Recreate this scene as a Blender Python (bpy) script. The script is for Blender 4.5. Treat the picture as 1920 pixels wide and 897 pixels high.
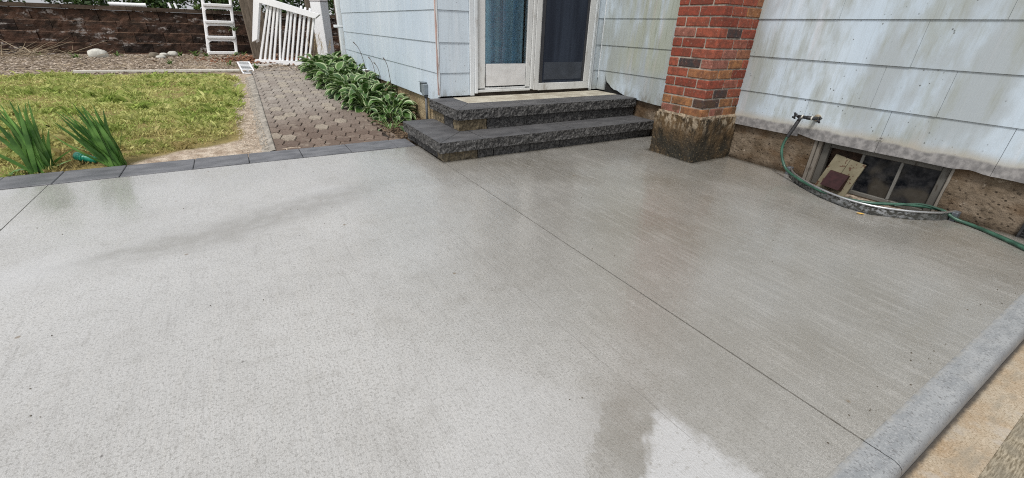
import bpy, math, random
import numpy as np
from mathutils import Vector, Matrix, noise

for o in list(bpy.data.objects):
    bpy.data.objects.remove(o)
SC = bpy.context.scene
COL = SC.collection
rnd = random.Random(7)
R = math.radians

# ------------------------------------------------------------------ camera
YAW, PITCH, ROLL, FPX = 0.557466, 0.463143, 0.0355198, 793.68
cy, sy, cp, sp = math.cos(YAW), math.sin(YAW), math.cos(PITCH), math.sin(PITCH)
fwd = Vector((sy*cp, cy*cp, -sp)); rt = Vector((cy, -sy, 0)); up = rt.cross(fwd)
c_, s_ = math.cos(ROLL), math.sin(ROLL)
r2 = c_*rt + s_*up; u2 = -s_*rt + c_*up
cam_d = bpy.data.cameras.new('camera'); cam = bpy.data.objects.new('camera', cam_d)
COL.objects.link(cam); SC.camera = cam
m = Matrix((r2, u2, -fwd)).transposed().to_4x4(); m.translation = Vector((0, 0, 0.95))
cam.matrix_world = m
cam_d.sensor_fit = 'HORIZONTAL'; cam_d.sensor_width = 36; cam_d.lens = FPX/1920*36
cam_d.clip_start = 0.02; cam_d.clip_end = 500

# ------------------------------------------------------------------ world + sun
SUN_EL, SUN_AZ = R(56), R(240)          # azimuth from +Y clockwise: sun behind the camera, to its left
w = bpy.data.worlds.new('World'); SC.world = w; w.use_nodes = True
nt = w.node_tree; nt.nodes.clear()
wo = nt.nodes.new('ShaderNodeOutputWorld'); bg = nt.nodes.new('ShaderNodeBackground')
sky = nt.nodes.new('ShaderNodeTexSky'); sky.sky_type = 'NISHITA'; sky.sun_disc = False
sky.sun_elevation = SUN_EL; sky.sun_rotation = SUN_AZ
sky.dust_density = 4.0; sky.air_density = 1.0
hs = nt.nodes.new('ShaderNodeHueSaturation'); hs.inputs['Saturation'].default_value = 0.28
# thin overcast: an even cloud sheet mixed over the clear sky
tc = nt.nodes.new('ShaderNodeTexCoord'); nz = nt.nodes.new('ShaderNodeTexNoise')
nz.inputs['Scale'].default_value = 2.2; nz.inputs['Detail'].default_value = 5
nt.links.new(tc.outputs['Generated'], nz.inputs['Vector'])
mr = nt.nodes.new('ShaderNodeMapRange'); mr.inputs['From Min'].default_value = .35; mr.inputs['From Max'].default_value = .65
mr.inputs['To Min'].default_value = 4.8; mr.inputs['To Max'].default_value = 8.0
nt.links.new(nz.outputs['Fac'], mr.inputs['Value'])
cc = nt.nodes.new('ShaderNodeCombineColor')
for i, k in enumerate((0.97, 0.99, 1.03)):
    mm = nt.nodes.new('ShaderNodeMath'); mm.operation = 'MULTIPLY'; mm.inputs[1].default_value = k
    nt.links.new(mr.outputs[0], mm.inputs[0]); nt.links.new(mm.outputs[0], cc.inputs[i])
mix = nt.nodes.new('ShaderNodeMix'); mix.data_type = 'RGBA'; mix.inputs[0].default_value = 0.6
nt.links.new(sky.outputs[0], hs.inputs['Color'])
nt.links.new(hs.outputs[0], mix.inputs[6]); nt.links.new(cc.outputs[0], mix.inputs[7])
nt.links.new(mix.outputs[2], bg.inputs[0]); nt.links.new(bg.outputs[0], wo.inputs[0])
bg.inputs[1].default_value = 0.125
sd = bpy.data.lights.new('sun', 'SUN'); sun = bpy.data.objects.new('sun', sd); COL.objects.link(sun)
sd.energy = 1.9; sd.angle = R(11); sd.color = (1, .965, .91)
dv = Vector((math.sin(SUN_AZ)*math.cos(SUN_EL), math.cos(SUN_AZ)*math.cos(SUN_EL), math.sin(SUN_EL)))
sun.rotation_euler = dv.to_track_quat('Z', 'Y').to_euler(); sun.location = dv*20
SC.view_settings.view_transform = 'Standard'; SC.view_settings.look = 'None'
SC.view_settings.exposure = 0.27; SC.view_settings.gamma = 1.0
SC.cycles.max_bounces = 8; SC.cycles.use_denoising = False; SC.cycles.pixel_filter_type = 'BLACKMAN_HARRIS'; SC.cycles.filter_width = 1.1
SC.cycles.sample_clamp_indirect = 4.0; SC.cycles.use_adaptive_sampling = False; SC.cycles.caustics_reflective = False; SC.cycles.caustics_refractive = False

# ------------------------------------------------------------------ node helpers
class NB:
    def __init__(s, name, rough=.8, spec=.5):
        s.m = bpy.data.materials.new(name); s.m.use_nodes = True; s.t = s.m.node_tree
        s.t.nodes.clear(); s.out = s.n('ShaderNodeOutputMaterial'); s.b = s.n('ShaderNodeBsdfPrincipled')
        s.l(s.b.outputs[0], s.out.inputs[0]); s.b.inputs['Roughness'].default_value = rough
        s.b.inputs['Specular IOR Level'].default_value = spec
        s._pos = None
    def n(s, t): return s.t.nodes.new(t)
    def l(s, a, b): s.t.links.new(a, b)
    def pos(s):
        if s._pos is None: s._pos = s.n('ShaderNodeNewGeometry').outputs['Position']
        return s._pos
    def setin(s, inp, v):
        if isinstance(v, bpy.types.NodeSocket): s.l(v, inp)
        elif isinstance(v, tuple) and len(v) == 3 and inp.type == 'RGBA': inp.default_value = (*v, 1)
        else: inp.default_value = v
    def math(s, op, a, b=0.0, clamp=False):
        n = s.n('ShaderNodeMath'); n.operation = op; n.use_clamp = clamp
        s.setin(n.inputs[0], a); s.setin(n.inputs[1], b); return n.outputs[0]
    def sc(s, v, k):
        n = s.n('ShaderNodeVectorMath'); n.operation = 'MULTIPLY'; s.l(v, n.inputs[0]); n.inputs[1].default_value = k
        return n.outputs[0]
    def noise(s, scale=1, k=(1, 1, 1), detail=4, rough=.55, vec=None, dist=0, off=(0, 0, 0)):
        v = vec or s.pos()
        v = s.sc(v, k)
        if off != (0, 0, 0):
            a = s.n('ShaderNodeVectorMath'); s.l(v, a.inputs[0]); a.inputs[1].default_value = off; v = a.outputs[0]
        n = s.n('ShaderNodeTexNoise'); s.l(v, n.inputs['Vector']); n.inputs['Scale'].default_value = scale
        n.inputs['Detail'].default_value = detail; n.inputs['Roughness'].default_value = rough
        n.inputs['Distortion'].default_value = dist
        return n.outputs['Fac']
    def vor(s, scale, k=(1, 1, 1), feat='F1', out='Distance', vec=None):
        n = s.n('ShaderNodeTexVoronoi'); n.feature = feat; s.l(s.sc(vec or s.pos(), k), n.inputs['Vector'])
        n.inputs['Scale'].default_value = scale; return n.outputs[out]
    def ramp(s, v, a, b, lo=0.0, hi=1.0, smooth=True):
        n = s.n('ShaderNodeMapRange'); n.interpolation_type = 'SMOOTHSTEP' if smooth else 'LINEAR'
        s.l(v, n.inputs[0]); n.inputs[1].default_value = a; n.inputs[2].default_value = b
        n.inputs[3].default_value = lo; n.inputs[4].default_value = hi; return n.outputs[0]
    def mix(s, f, a, b, mode='MIX'):
        n = s.n('ShaderNodeMix'); n.data_type = 'RGBA'; n.blend_type = mode
        s.setin(n.inputs[0], f); s.setin(n.inputs[6], a); s.setin(n.inputs[7], b); return n.outputs[2]
    def xyz(s, v=None):
        n = s.n('ShaderNodeSeparateXYZ'); s.l(v or s.pos(), n.inputs[0]); return n.outputs
    def col(s, v): s.setin(s.b.inputs['Base Color'], v)
    def rough(s, v): s.setin(s.b.inputs['Roughness'], v)
    def bump(s, h, dist=.003, strength=1.0, prev=None):
        n = s.n('ShaderNodeBump'); n.inputs['Distance'].default_value = dist; n.inputs['Strength'].default_value = strength
        s.l(h, n.inputs['Height'])
        if prev is not None: s.l(prev, n.inputs['Normal'])
        s.l(n.outputs[0], s.b.inputs['Normal']); return n.outputs[0]
    def attr(s, name, out='Fac'):
        n = s.n('ShaderNodeAttribute'); n.attribute_name = name; return n.outputs[out]
    def blob(s, cx, cyy, rx, ry, ang=0.0, warp=None, edge=.3):
        """soft elliptical patch on the ground plane, 1 inside"""
        x, y, z = s.xyz(warp)
        dx = s.math('SUBTRACT', x, cx); dy = s.math('SUBTRACT', y, cyy)
        ca, sa = math.cos(ang), math.sin(ang)
        u = s.math('DIVIDE', s.math('ADD', s.math('MULTIPLY', dx, ca), s.math('MULTIPLY', dy, sa)), rx)
        v = s.math('DIVIDE', s.math('SUBTRACT', s.math('MULTIPLY', dy, ca), s.math('MULTIPLY', dx, sa)), ry)
        d = s.math('SQRT', s.math('ADD', s.math('MULTIPLY', u, u), s.math('MULTIPLY', v, v)))
        return s.ramp(d, 1-edge, 1+edge, 1, 0)
    def warp(s, scale, amt, k=(1, 1, 1)):
        n = s.n('ShaderNodeTexNoise'); s.l(s.sc(s.pos(), k), n.inputs['Vector']); n.inputs['Scale'].default_value = scale
        n.inputs['Detail'].default_value = 5
        a = s.n('ShaderNodeVectorMath'); a.operation = 'SUBTRACT'; s.l(n.outputs['Color'], a.inputs[0]); a.inputs[1].default_value = (.5, .5, .5)
        b = s.n('ShaderNodeVectorMath'); b.operation = 'MULTIPLY'; s.l(a.outputs[0], b.inputs[0]); b.inputs[1].default_value = (amt, amt, 0)
        c = s.n('ShaderNodeVectorMath'); s.l(s.pos(), c.inputs[0]); s.l(b.outputs[0], c.inputs[1]); return c.outputs[0]

def simple(name, c, rough=.6, var=.15, scale=12, k=(1, 1, 1), bump=0, bscale=60, spec=.5, metal=0):
    b = NB(name, rough, spec)
    n = b.noise(scale, k)
    d = tuple(x*(1-var) for x in c); e = tuple(min(1, x*(1+var)) for x in c)
    b.col(b.mix(b.ramp(n, .3, .7), d, e))
    if metal: b.b.inputs['Metallic'].default_value = metal
    if bump: b.bump(b.noise(bscale, k), bump)
    return b.m

# ------------------------------------------------------------------ mesh helpers
class MB:
    def __init__(s): s.v = []; s.f = []; s.c = []; s.uv = []; s.mi = []
    def add(s, vs, fs, c=0.5, uv=None, mi=0):
        b = len(s.v); s.v.extend([tuple(p) for p in vs])
        for i, f in enumerate(fs):
            s.f.append(tuple(b+j for j in f)); s.c.append(c); s.mi.append(mi)
            s.uv.append([uv[j] for j in f] if uv else None)
    def box(s, x0, x1, y0, y1, z0, z1, c=.5, mi=0):
        vs = [(x0, y0, z0), (x1, y0, z0), (x1, y1, z0), (x0, y1, z0), (x0, y0, z1), (x1, y0, z1), (x1, y1, z1), (x0, y1, z1)]
        s.add(vs, [(0, 3, 2, 1), (4, 5, 6, 7), (0, 1, 5, 4), (1, 2, 6, 5), (2, 3, 7, 6), (3, 0, 4, 7)], c, mi=mi)
    def bbox(s, x0, x1, y0, y1, z0, z1, b=.004, c=.5, mi=0, M=None):
        """bevelled box"""
        vs = []; idx = {}
        for ax in range(3):
            for sx in (0, 1):
                for sy_ in (0, 1):
                    for sz in (0, 1):
                        p = [x0+b if sx == 0 else x1-b, y0+b if sy_ == 0 else y1-b, z0+b if sz == 0 else z1-b]
                        s_ = (sx, sy_, sz)
                        p[ax] = ((x0, x1), (y0, y1), (z0, z1))[ax][s_[ax]]
                        idx[(ax, s_)] = len(vs); vs.append(p)
        fs = []
        for ax in range(3):
            o = [i for i in range(3) if i != ax]
            for sd_ in (0, 1):
                q = []
                for a_, b_ in ((0, 0), (1, 0), (1, 1), (0, 1)):
                    t = [0, 0, 0]; t[ax] = sd_; t[o[0]] = a_; t[o[1]] = b_; q.append(idx[(ax, tuple(t))])
                fs.append(q)
        for ax in range(3):          # edges parallel to ax
            o = [i for i in range(3) if i != ax]
            for a_ in (0, 1):
                for b_ in (0, 1):
                    t0 = [0, 0, 0]; t1 = [0, 0, 0]; t1[ax] = 1
                    for t in (t0, t1): t[o[0]] = a_; t[o[1]] = b_
                    fs.append([idx[(o[0], tuple(t0))], idx[(o[0], tuple(t1))], idx[(o[1], tuple(t1))], idx[(o[1], tuple(t0))]])
        for sx in (0, 1):
            for sy_ in (0, 1):
                for sz in (0, 1):
                    fs.append([idx[(a, (sx, sy_, sz))] for a in range(3)])
        cen = Vector(((x0+x1)/2, (y0+y1)/2, (z0+z1)/2))
        out = []
        for f in fs:
            p = [Vector(vs[i]) for i in f]; n = (p[1]-p[0]).cross(p[2]-p[0])
            if n.dot(sum(p, Vector())/len(p)-cen) < 0: f = f[::-1]
            out.append(tuple(f))
        if M is not None: vs = [tuple(M @ Vector(p)) for p in vs]
        s.add(vs, out, c, mi=mi)
    def beam(s, a, b, wdt, thk, upv=(0, 0, 1), c=.5, bev=.003, mi=0):
        a = Vector(a); b = Vector(b); d = b-a; L = d.length; z = d.normalized()
        x = z.cross(Vector(upv))
        if x.length < 1e-4: x = z.cross(Vector((0, 1, 0)))
        x.normalize(); y = z.cross(x)
        M = Matrix((x, y, z)).transposed().to_4x4(); M.translation = a
        s.bbox(-wdt/2, wdt/2, -thk/2, thk/2, 0, L, bev, c, mi, M)
    def tube(s, pts, r, n=8, c=.5, cap=True, mi=0):
        pts = [Vector(p) for p in pts]; rs = r if isinstance(r, (list, tuple)) else [r]*len(pts)
        T = []
        for i in range(len(pts)):
            T.append((pts[min(i+1, len(pts)-1)]-pts[max(i-1, 0)]).normalized())
        x = T[0].orthogonal().normalized(); vs = []; fs = []
        for i, p in enumerate(pts):
            x = (x-T[i]*x.dot(T[i])).normalized(); y = T[i].cross(x)
            for j in range(n):
                a = 2*math.pi*j/n; vs.append(p+(x*math.cos(a)+y*math.sin(a))*rs[i])
        for i in range(len(pts)-1):
            for j in range(n):
                k = (j+1) % n; fs.append((i*n+j, i*n+k, (i+1)*n+k, (i+1)*n+j))
        if cap: fs.append(tuple(range(n))[::-1]); fs.append(tuple(range((len(pts)-1)*n, len(pts)*n)))
        s.add(vs, fs, c, mi=mi)
    def prism(s, poly, z0, z1, c=.5, mi=0):
        n = len(poly); vs = [(x, y, z0) for x, y in poly]+[(x, y, z1) for x, y in poly]
        fs = [tuple(range(n))[::-1], tuple(range(n, 2*n))]+[(i, (i+1) % n, n+(i+1) % n, n+i) for i in range(n)]
        s.add(vs, fs, c, mi=mi)
    def rough(s, x0, x1, y0, y1, z0, z1, res=.015, amp=(.006, .006, 0), c=.5, nscale=22, seed=0, mi=0, sides=(1, 1, 1, 1, 0, 0), taper=0.0, blocky=False):
        """box whose chosen sides (x0,x1,y0,y1,z0,z1) are broken stone"""
        N = [max(1, int(round((b-a)/res))) for a, b in ((x0, x1), (y0, y1), (z0, z1))]
        idx = {}; vs = []; fs = []
        def V(i, j, k):
            key = (i, j, k)
            if key in idx: return idx[key]
            p = [x0+(x1-x0)*i/N[0], y0+(y1-y0)*j/N[1], z0+(z1-z0)*k/N[2]]
            q = Vector((p[0]+seed*3.1, p[1]-seed*1.7, p[2]+seed*.9))*nscale
            h = noise.noise(q)+.6*noise.noise(q*2.3)+.35*noise.noise(q*5.1)
            h2 = noise.noise(q+Vector((9, 3, 5)))+.5*noise.noise(q*2.7+Vector((9, 3, 5)))
            d = [0, 0, 0]
            if i == 0 and sides[0]: d[0] -= h*amp[0]
            if i == N[0] and sides[1]: d[0] += h*amp[0]
            if j == 0 and sides[2]: d[1] -= h2*amp[1]
            if j == N[1] and sides[3]: d[1] += h2*amp[1]
            if k == 0 and sides[4]: d[2] -= h*amp[2]
            if k == N[2] and sides[5]: d[2] += h2*amp[2]
            idx[key] = len(vs); vs.append((p[0]+d[0], p[1]+d[1], p[2]+d[2])); return idx[key]
        for j in range(N[1]):
            for k in range(N[2]):
                fs.append((V(0, j, k), V(0, j, k+1), V(0, j+1, k+1), V(0, j+1, k)))
                a = N[0]; fs.append((V(a, j, k), V(a, j+1, k), V(a, j+1, k+1), V(a, j, k+1)))
        for i in range(N[0]):
            for k in range(N[2]):
                fs.append((V(i, 0, k), V(i+1, 0, k), V(i+1, 0, k+1), V(i, 0, k+1)))
                a = N[1]; fs.append((V(i, a, k), V(i, a, k+1), V(i+1, a, k+1), V(i+1, a, k)))
        for i in range(N[0]):
            for j in range(N[1]):
                fs.append((V(i, j, 0), V(i, j+1, 0), V(i+1, j+1, 0), V(i+1, j, 0)))
                a = N[2]; fs.append((V(i, j, a), V(i+1, j, a), V(i+1, j+1, a), V(i, j+1, a)))
        s.add(vs, fs, c, mi=mi)
    def build(s, name, mats, parent=None, smooth=False):
        me = bpy.data.meshes.new(name)
        off = Vector((0, 0, 0))
        r = parent
        while r is not None: off += r.location; r = r.parent
        v = np.array(s.v, dtype=np.float32)-np.array(off, dtype=np.float32)
        me.from_pydata([tuple(p) for p in v.tolist()] if len(v) < 200000 else v.tolist(), [], s.f)
        at = me.attributes.new('tone', 'FLOAT', 'FACE'); at.data.foreach_set('value', np.array(s.c, dtype=np.float32))
        if any(u is not None for u in s.uv):
            ul = me.uv_layers.new(name='UVMap'); flat = []
            for f, u in zip(s.f, s.uv):
                for i in range(len(f)): flat.extend(u[i] if u else (0, 0))
            ul.data.foreach_set('uv', flat)
        if not isinstance(mats, (list, tuple)): mats = [mats]
        for m_ in mats: me.materials.append(m_)
        if len(mats) > 1: me.polygons.foreach_set('material_index', s.mi)
        if smooth: me.polygons.foreach_set('use_smooth', [True]*len(s.f))
        me.update()
        o = bpy.data.objects.new(name, me); COL.objects.link(o)
        if parent: o.parent = parent
        return o

def tag(o, label=None, cat=None, group=None, kind=None):
    if label: o['label'] = label
    if cat: o['category'] = cat
    if group: o['group'] = group
    if kind: o['kind'] = kind
    return o
def thing(name, label, cat, loc=(0, 0, 0), group=None):
    o = bpy.data.objects.new(name, None); COL.objects.link(o); o.location = loc; o.empty_display_size = .05
    return tag(o, label, cat, group)

# ------------------------------------------------------------------ key dimensions
XL, YD, XR = 1.573, 3.90, 3.51          # left wall, door wall, right wall planes
COURSES = [.553, .810, 1.068, 1.325, 1.582, 1.84, 2.097, 2.355, 2.61, 2.85]
Y0 = 3.858
def gz(y):
    z = .07*(min(max(y, Y0), 7.49)-Y0)
    if y > 8.6: z += .035*min(1, (y-8.6)/1.8)
    return z

# ------------------------------------------------------------------ materials
def m_concrete():
    b = NB('patio concrete', .6, .5)
    base = b.mix(b.ramp(b.noise(1.3, detail=5), .3, .7), (.385, .380, .366), (.455, .450, .436))
    # warm tan tint toward the house side: dimmer house reflection put into colour
    x, y, z = b.xyz()
    tan = b.math('MULTIPLY', b.ramp(x, .2, 1.7), b.ramp(b.noise(1.6, off=(4, 2, 0)), .3, .7, .5, 1))
    base = b.mix(tan, base, (.205, .187, .155))
    # broom streaks along Y
    side = b.ramp(x, .5, 1.8, .55, 1)
    st = b.noise(1, (230, 22, 1), 3, .65); st2 = b.noise(1, (46, 3.5, 1), 5, .7, off=(3, 0, 0))
    cl = b.noise(3.2, (1, .7, 1), 6, .62, off=(6, 2, 0)); cl2 = b.noise(17, detail=5, rough=.65, off=(1, 9, 0))
    base = b.mix(b.math('MULTIPLY', b.ramp(cl, .46, .66, 0, .75), b.ramp(x, .0, 1.4, .3, 1)), base, (.275, .262, .236))
    base = b.mix(b.ramp(cl2, .50, .68, 0, .28), base, (.22, .21, .188))
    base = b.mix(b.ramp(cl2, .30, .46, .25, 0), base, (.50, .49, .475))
    base = b.mix(b.ramp(st, .42, .72, 0, .16), base, (.2, .19, .17))
    base = b.mix(b.math('MULTIPLY', side, b.ramp(st2, .48, .66, 0, .5)), base, (.42, .405, .375))
    base = b.mix(b.math('MULTIPLY', side, b.ramp(st2, .30, .46, .5, 0)), base, (.17, .157, .135))
    # grain
    gr = b.noise(330, detail=2, rough=.7)
    base = b.mix(b.math('MULTIPLY', b.ramp(gr, .51, .64, 0, .62), b.ramp(x, .2, 1.2, .5, 1)), base, (.165, .157, .14))
    base = b.mix(b.ramp(b.noise(120, detail=4, rough=.7, off=(4, 4, 0)), .50, .62, 0, .6), base, (.17, .162, .145))
    base = b.mix(b.ramp(b.noise(420, detail=1, off=(7, 7, 0)), .54, .68, 0, .5), base, (.60, .59, .57))
    # damp areas: darker brown, glossier
    w1 = b.warp(5, .22); w2 = b.warp(28, .09)
    damp = b.blob(.02, 2.45, .60, .13, .36, w1, .75)
    damp = b.math('MAXIMUM', damp, b.blob(-.45, 2.32, .34, .06, .2, w1, .6))
    damp = b.math('MAXIMUM', damp, b.blob(.37, 2.66, .18, .10, .4, w2, .4))
    damp2 = b.math('MULTIPLY', b.blob(.69, .45, .24, .13, 1.0, w2, .55), .8)
    damp2 = b.math('MAXIMUM', damp2, b.math('MULTIPLY', b.blob(.98, .52, .5, .26, .5, w1, .7), .55))
    damp3 = b.math('MULTIPLY', b.blob(1.9, 1.0, 1.3, .75, .2, w1, .8), .35)
    damp3 = b.math('MAXIMUM', damp3, b.math('MULTIPLY', b.blob(3.0, 1.75, .9, .25, -1.2, w1, .6), .45))
    d = b.math('MAXIMUM', b.math('MULTIPLY', damp, .85), b.math('MAXIMUM', damp2, damp3))
    n5 = b.math('MULTIPLY', b.noise(11, detail=5, off=(5, 0, 2)), .05)
    xw = b.math('ADD', x, n5); yw = b.math('ADD', y, n5)
    g1 = b.math('MULTIPLY', b.ramp(yw, 2.965, 3.03), b.ramp(x, 1.18, 1.23))
    g2 = b.ramp(xw, 3.475, 3.55)
    g3 = b.math('MULTIPLY', b.math('MULTIPLY', b.ramp(xw, 3.005, 3.065), b.ramp(yw, 2.10, 2.16)), b.ramp(y, 2.6, 2.66, 1, 0))
    gr_ = b.math('MAXIMUM', g1, b.math('MAXIMUM', g2, g3))
    d = b.math('MULTIPLY', d, b.ramp(b.noise(13, detail=5, off=(3, 9, 0)), .3, .6, .55, 1))
    base = b.mix(b.math('MULTIPLY', gr_, .8), base, (.075, .068, .055))
    base = b.mix(b.math('MULTIPLY', d, .8), base, b.mix(b.ramp(gr, .4, .6), (.15, .14, .118), (.235, .22, .19)))
    # pale patches with crisp edges: sky reflections of the wet film, put into colour
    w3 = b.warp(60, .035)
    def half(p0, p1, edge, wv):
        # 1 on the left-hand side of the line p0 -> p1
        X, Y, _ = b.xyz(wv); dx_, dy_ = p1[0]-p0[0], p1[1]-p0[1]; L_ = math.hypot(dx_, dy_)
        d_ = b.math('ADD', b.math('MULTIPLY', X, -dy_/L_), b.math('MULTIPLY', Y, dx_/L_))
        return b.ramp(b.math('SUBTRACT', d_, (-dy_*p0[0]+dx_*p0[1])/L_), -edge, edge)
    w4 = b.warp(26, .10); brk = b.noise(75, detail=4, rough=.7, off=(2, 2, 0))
    dry = b.math('MULTIPLY', half((.82, .505), (.60, .36), .016, w4), half((.865, .25), (.82, .505), .028, w4))  # dry holds the mask of painted sky reflections, not drier concrete
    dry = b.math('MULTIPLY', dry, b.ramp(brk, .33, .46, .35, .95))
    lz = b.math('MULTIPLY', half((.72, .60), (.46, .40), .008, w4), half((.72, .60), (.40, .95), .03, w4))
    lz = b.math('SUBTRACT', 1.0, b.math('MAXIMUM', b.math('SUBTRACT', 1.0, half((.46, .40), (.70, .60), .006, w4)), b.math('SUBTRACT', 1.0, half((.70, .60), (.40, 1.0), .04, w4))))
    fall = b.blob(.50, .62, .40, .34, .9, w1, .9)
    dry = b.math('MAXIMUM', dry, b.math('MULTIPLY', b.math('MULTIPLY', lz, fall), b.ramp(brk, .3, .5, .18, .34)))  # bright left zone, also reflected sky painted into the slab
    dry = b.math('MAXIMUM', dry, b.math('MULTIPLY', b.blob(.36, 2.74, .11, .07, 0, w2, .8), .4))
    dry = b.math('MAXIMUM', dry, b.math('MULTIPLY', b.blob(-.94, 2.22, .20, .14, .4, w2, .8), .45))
    base = b.mix(b.math('MULTIPLY', dry, b.ramp(gr, .35, .6, 1, .7)), base, (.49, .49, .49))  # lays the painted sky reflections over the slab colour
    # small rust dots and smudges
    v = b.vor(4.3); base = b.mix(b.ramp(v, .02, .045, .8, 0), base, (.16, .11, .06))
    v = b.vor(9.1, (1, .8, 1)); base = b.mix(b.math('MULTIPLY', b.ramp(v, .02, .05, 1, 0), b.ramp(b.noise(3), .5, .6)), base, (.12, .11, .1))
    # hairline along the slab
    for lx, y0_, y1_, wd in ((.79, .35, 2.5, .0022), (2.112, .165, .45, .0025)):
        xx = b.math('ADD', x, b.math('MULTIPLY', b.math('SUBTRACT', b.noise(7, (1, 1, 1), 3), .5), .012))
        if lx < 1: xx = b.math('ADD', xx, b.math('MULTIPLY', b.math('SUBTRACT', y, 1.4), .03))
        h = b.ramp(b.math('ABSOLUTE', b.math('SUBTRACT', xx, lx)), 0, wd, 1, 0)
        h = b.math('MULTIPLY', h, b.math('MULTIPLY', b.ramp(y, y0_, y0_+.05), b.ramp(y, y1_-.3, y1_, 1, 0)))
        base = b.mix(b.math('MULTIPLY', h, b.ramp(b.noise(4, off=(0, 6, 0)), .4, .55, .15, .5)), base, (.13, .12, .11))
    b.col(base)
    rg = b.math('SUBTRACT', b.math('ADD', b.ramp(b.noise(2.2, detail=4, off=(1, 5, 0)), .35, .7, .20, .36), b.ramp(cl2, .4, .65, -.05, .07)), b.math('MULTIPLY', damp, .12))
    b.rough(rg)
    h = b.math('ADD', b.math('MULTIPLY', st, .6), b.math('MULTIPLY', b.noise(160, detail=3), .7))
    b.bump(h, .003, .8)
    # thin film of rain water lying on the broomed surface
    film = b.math('ADD', b.ramp(b.noise(1.6, (1, .7, 1), 6, .65, off=(2, 8, 0)), .30, .58, .45, 1.0), b.math('MULTIPLY', damp, .4), True)
    b.setin(b.b.inputs['Coat Weight'], film); b.b.inputs['Coat IOR'].default_value = 1.5
    b.setin(b.b.inputs['Coat Roughness'], b.ramp(b.math('ADD', film, b.math('MULTIPLY', b.noise(9), .4)), .6, 1.25, .26, .07))
    cn = b.n('ShaderNodeBump'); cn.inputs['Distance'].default_value = .0012; cn.inputs['Strength'].default_value = .55
    b.l(b.math('ADD', b.noise(60, (1, .6, 1), 3), b.math('MULTIPLY', b.noise(150, detail=2), .6)), cn.inputs['Height']); b.l(cn.outputs[0], b.b.inputs['Coat Normal'])
    return b.m
M_CONC = m_concrete()

def m_kerb():
    b = NB('troweled concrete edge', .45, .4)
    c = b.mix(b.ramp(b.noise(9, (1, 2.5, 1), 5), .3, .7), (.225, .236, .245), (.31, .32, .325))
    c = b.mix(b.ramp(b.noise(170, (1, .6, 1), 3, .65), .54, .64, 0, .7), c, (.12, .12, .12))
    c = b.mix(b.ramp(b.noise(260, (1, .7, 1), 2, off=(3, 1, 0)), .56, .66, 0, .5), c, (.42, .42, .42))
    c = b.mix(b.ramp(b.vor(75), .08, .2, .6, 0), c, (.11, .11, .12))
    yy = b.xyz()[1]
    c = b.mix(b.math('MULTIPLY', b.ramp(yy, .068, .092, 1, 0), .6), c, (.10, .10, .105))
    c = b.mix(b.math('MULTIPLY', b.ramp(yy, .14, .16), b.ramp(b.noise(30), .4, .6, .2, .9)), c, (.33, .32, .295))
    c = b.mix(b.ramp(b.noise(3, off=(2, 0, 0)), .55, .75, 0, .5), c, (.4, .375, .335))
    xk = b.math('ADD', b.xyz()[0], b.math('MULTIPLY', b.math('SUBTRACT', b.noise(25), .5), .012))
    c = b.mix(b.ramp(b.math('ABSOLUTE', b.math('SUBTRACT', xk, 1.219)), .0008, .0022, 1, 0), c, (.02, .02, .02))
    b.col(c); b.rough(b.ramp(b.noise(14), .3, .7, .35, .6)); b.bump(b.noise(120, detail=3), .0012); return b.m
def m_tan():
    b = NB('tan concrete', .7, .35)
    c = b.mix(b.ramp(b.noise(9, detail=5), .3, .7), (.36, .265, .17), (.42, .36, .275))
    c = b.mix(b.ramp(b.noise(220, detail=3), .48, .64, 0, .7), c, (.20, .145, .085))
    c = b.mix(b.ramp(b.noise(70, detail=4, off=(8, 3, 1)), .56, .68, 0, .5), c, (.52, .44, .34))
    c = b.mix(b.ramp(b.noise(16, off=(3, 3, 3)), .55, .7, 0, .6), c, (.40, .36, .31))
    c = b.mix(b.ramp(b.noise(7, (1, 3, 1), 5, off=(5, 3, 3)), .5, .68, 0, .6), c, (.24, .215, .17))
    c = b.mix(b.ramp(b.math('ADD', b.xyz()[1], b.math('MULTIPLY', b.noise(40), .012)), .056, .070), c, (.07, .06, .05))
    b.col(c); b.bump(b.noise(160, detail=3), .002); return b.m
def m_broomed():
    b = NB('rough broomed concrete', .8, .3)
    st = b.noise(1, (30, 240, 1), 3, .6)
    c = b.mix(b.ramp(st, .35, .65), (.16, .13, .085), (.38, .33, .245))
    c = b.mix(b.ramp(b.noise(14), .4, .7, 0, .6), c, (.2, .18, .14))
    b.col(c); b.bump(st, .004); return b.m

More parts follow.
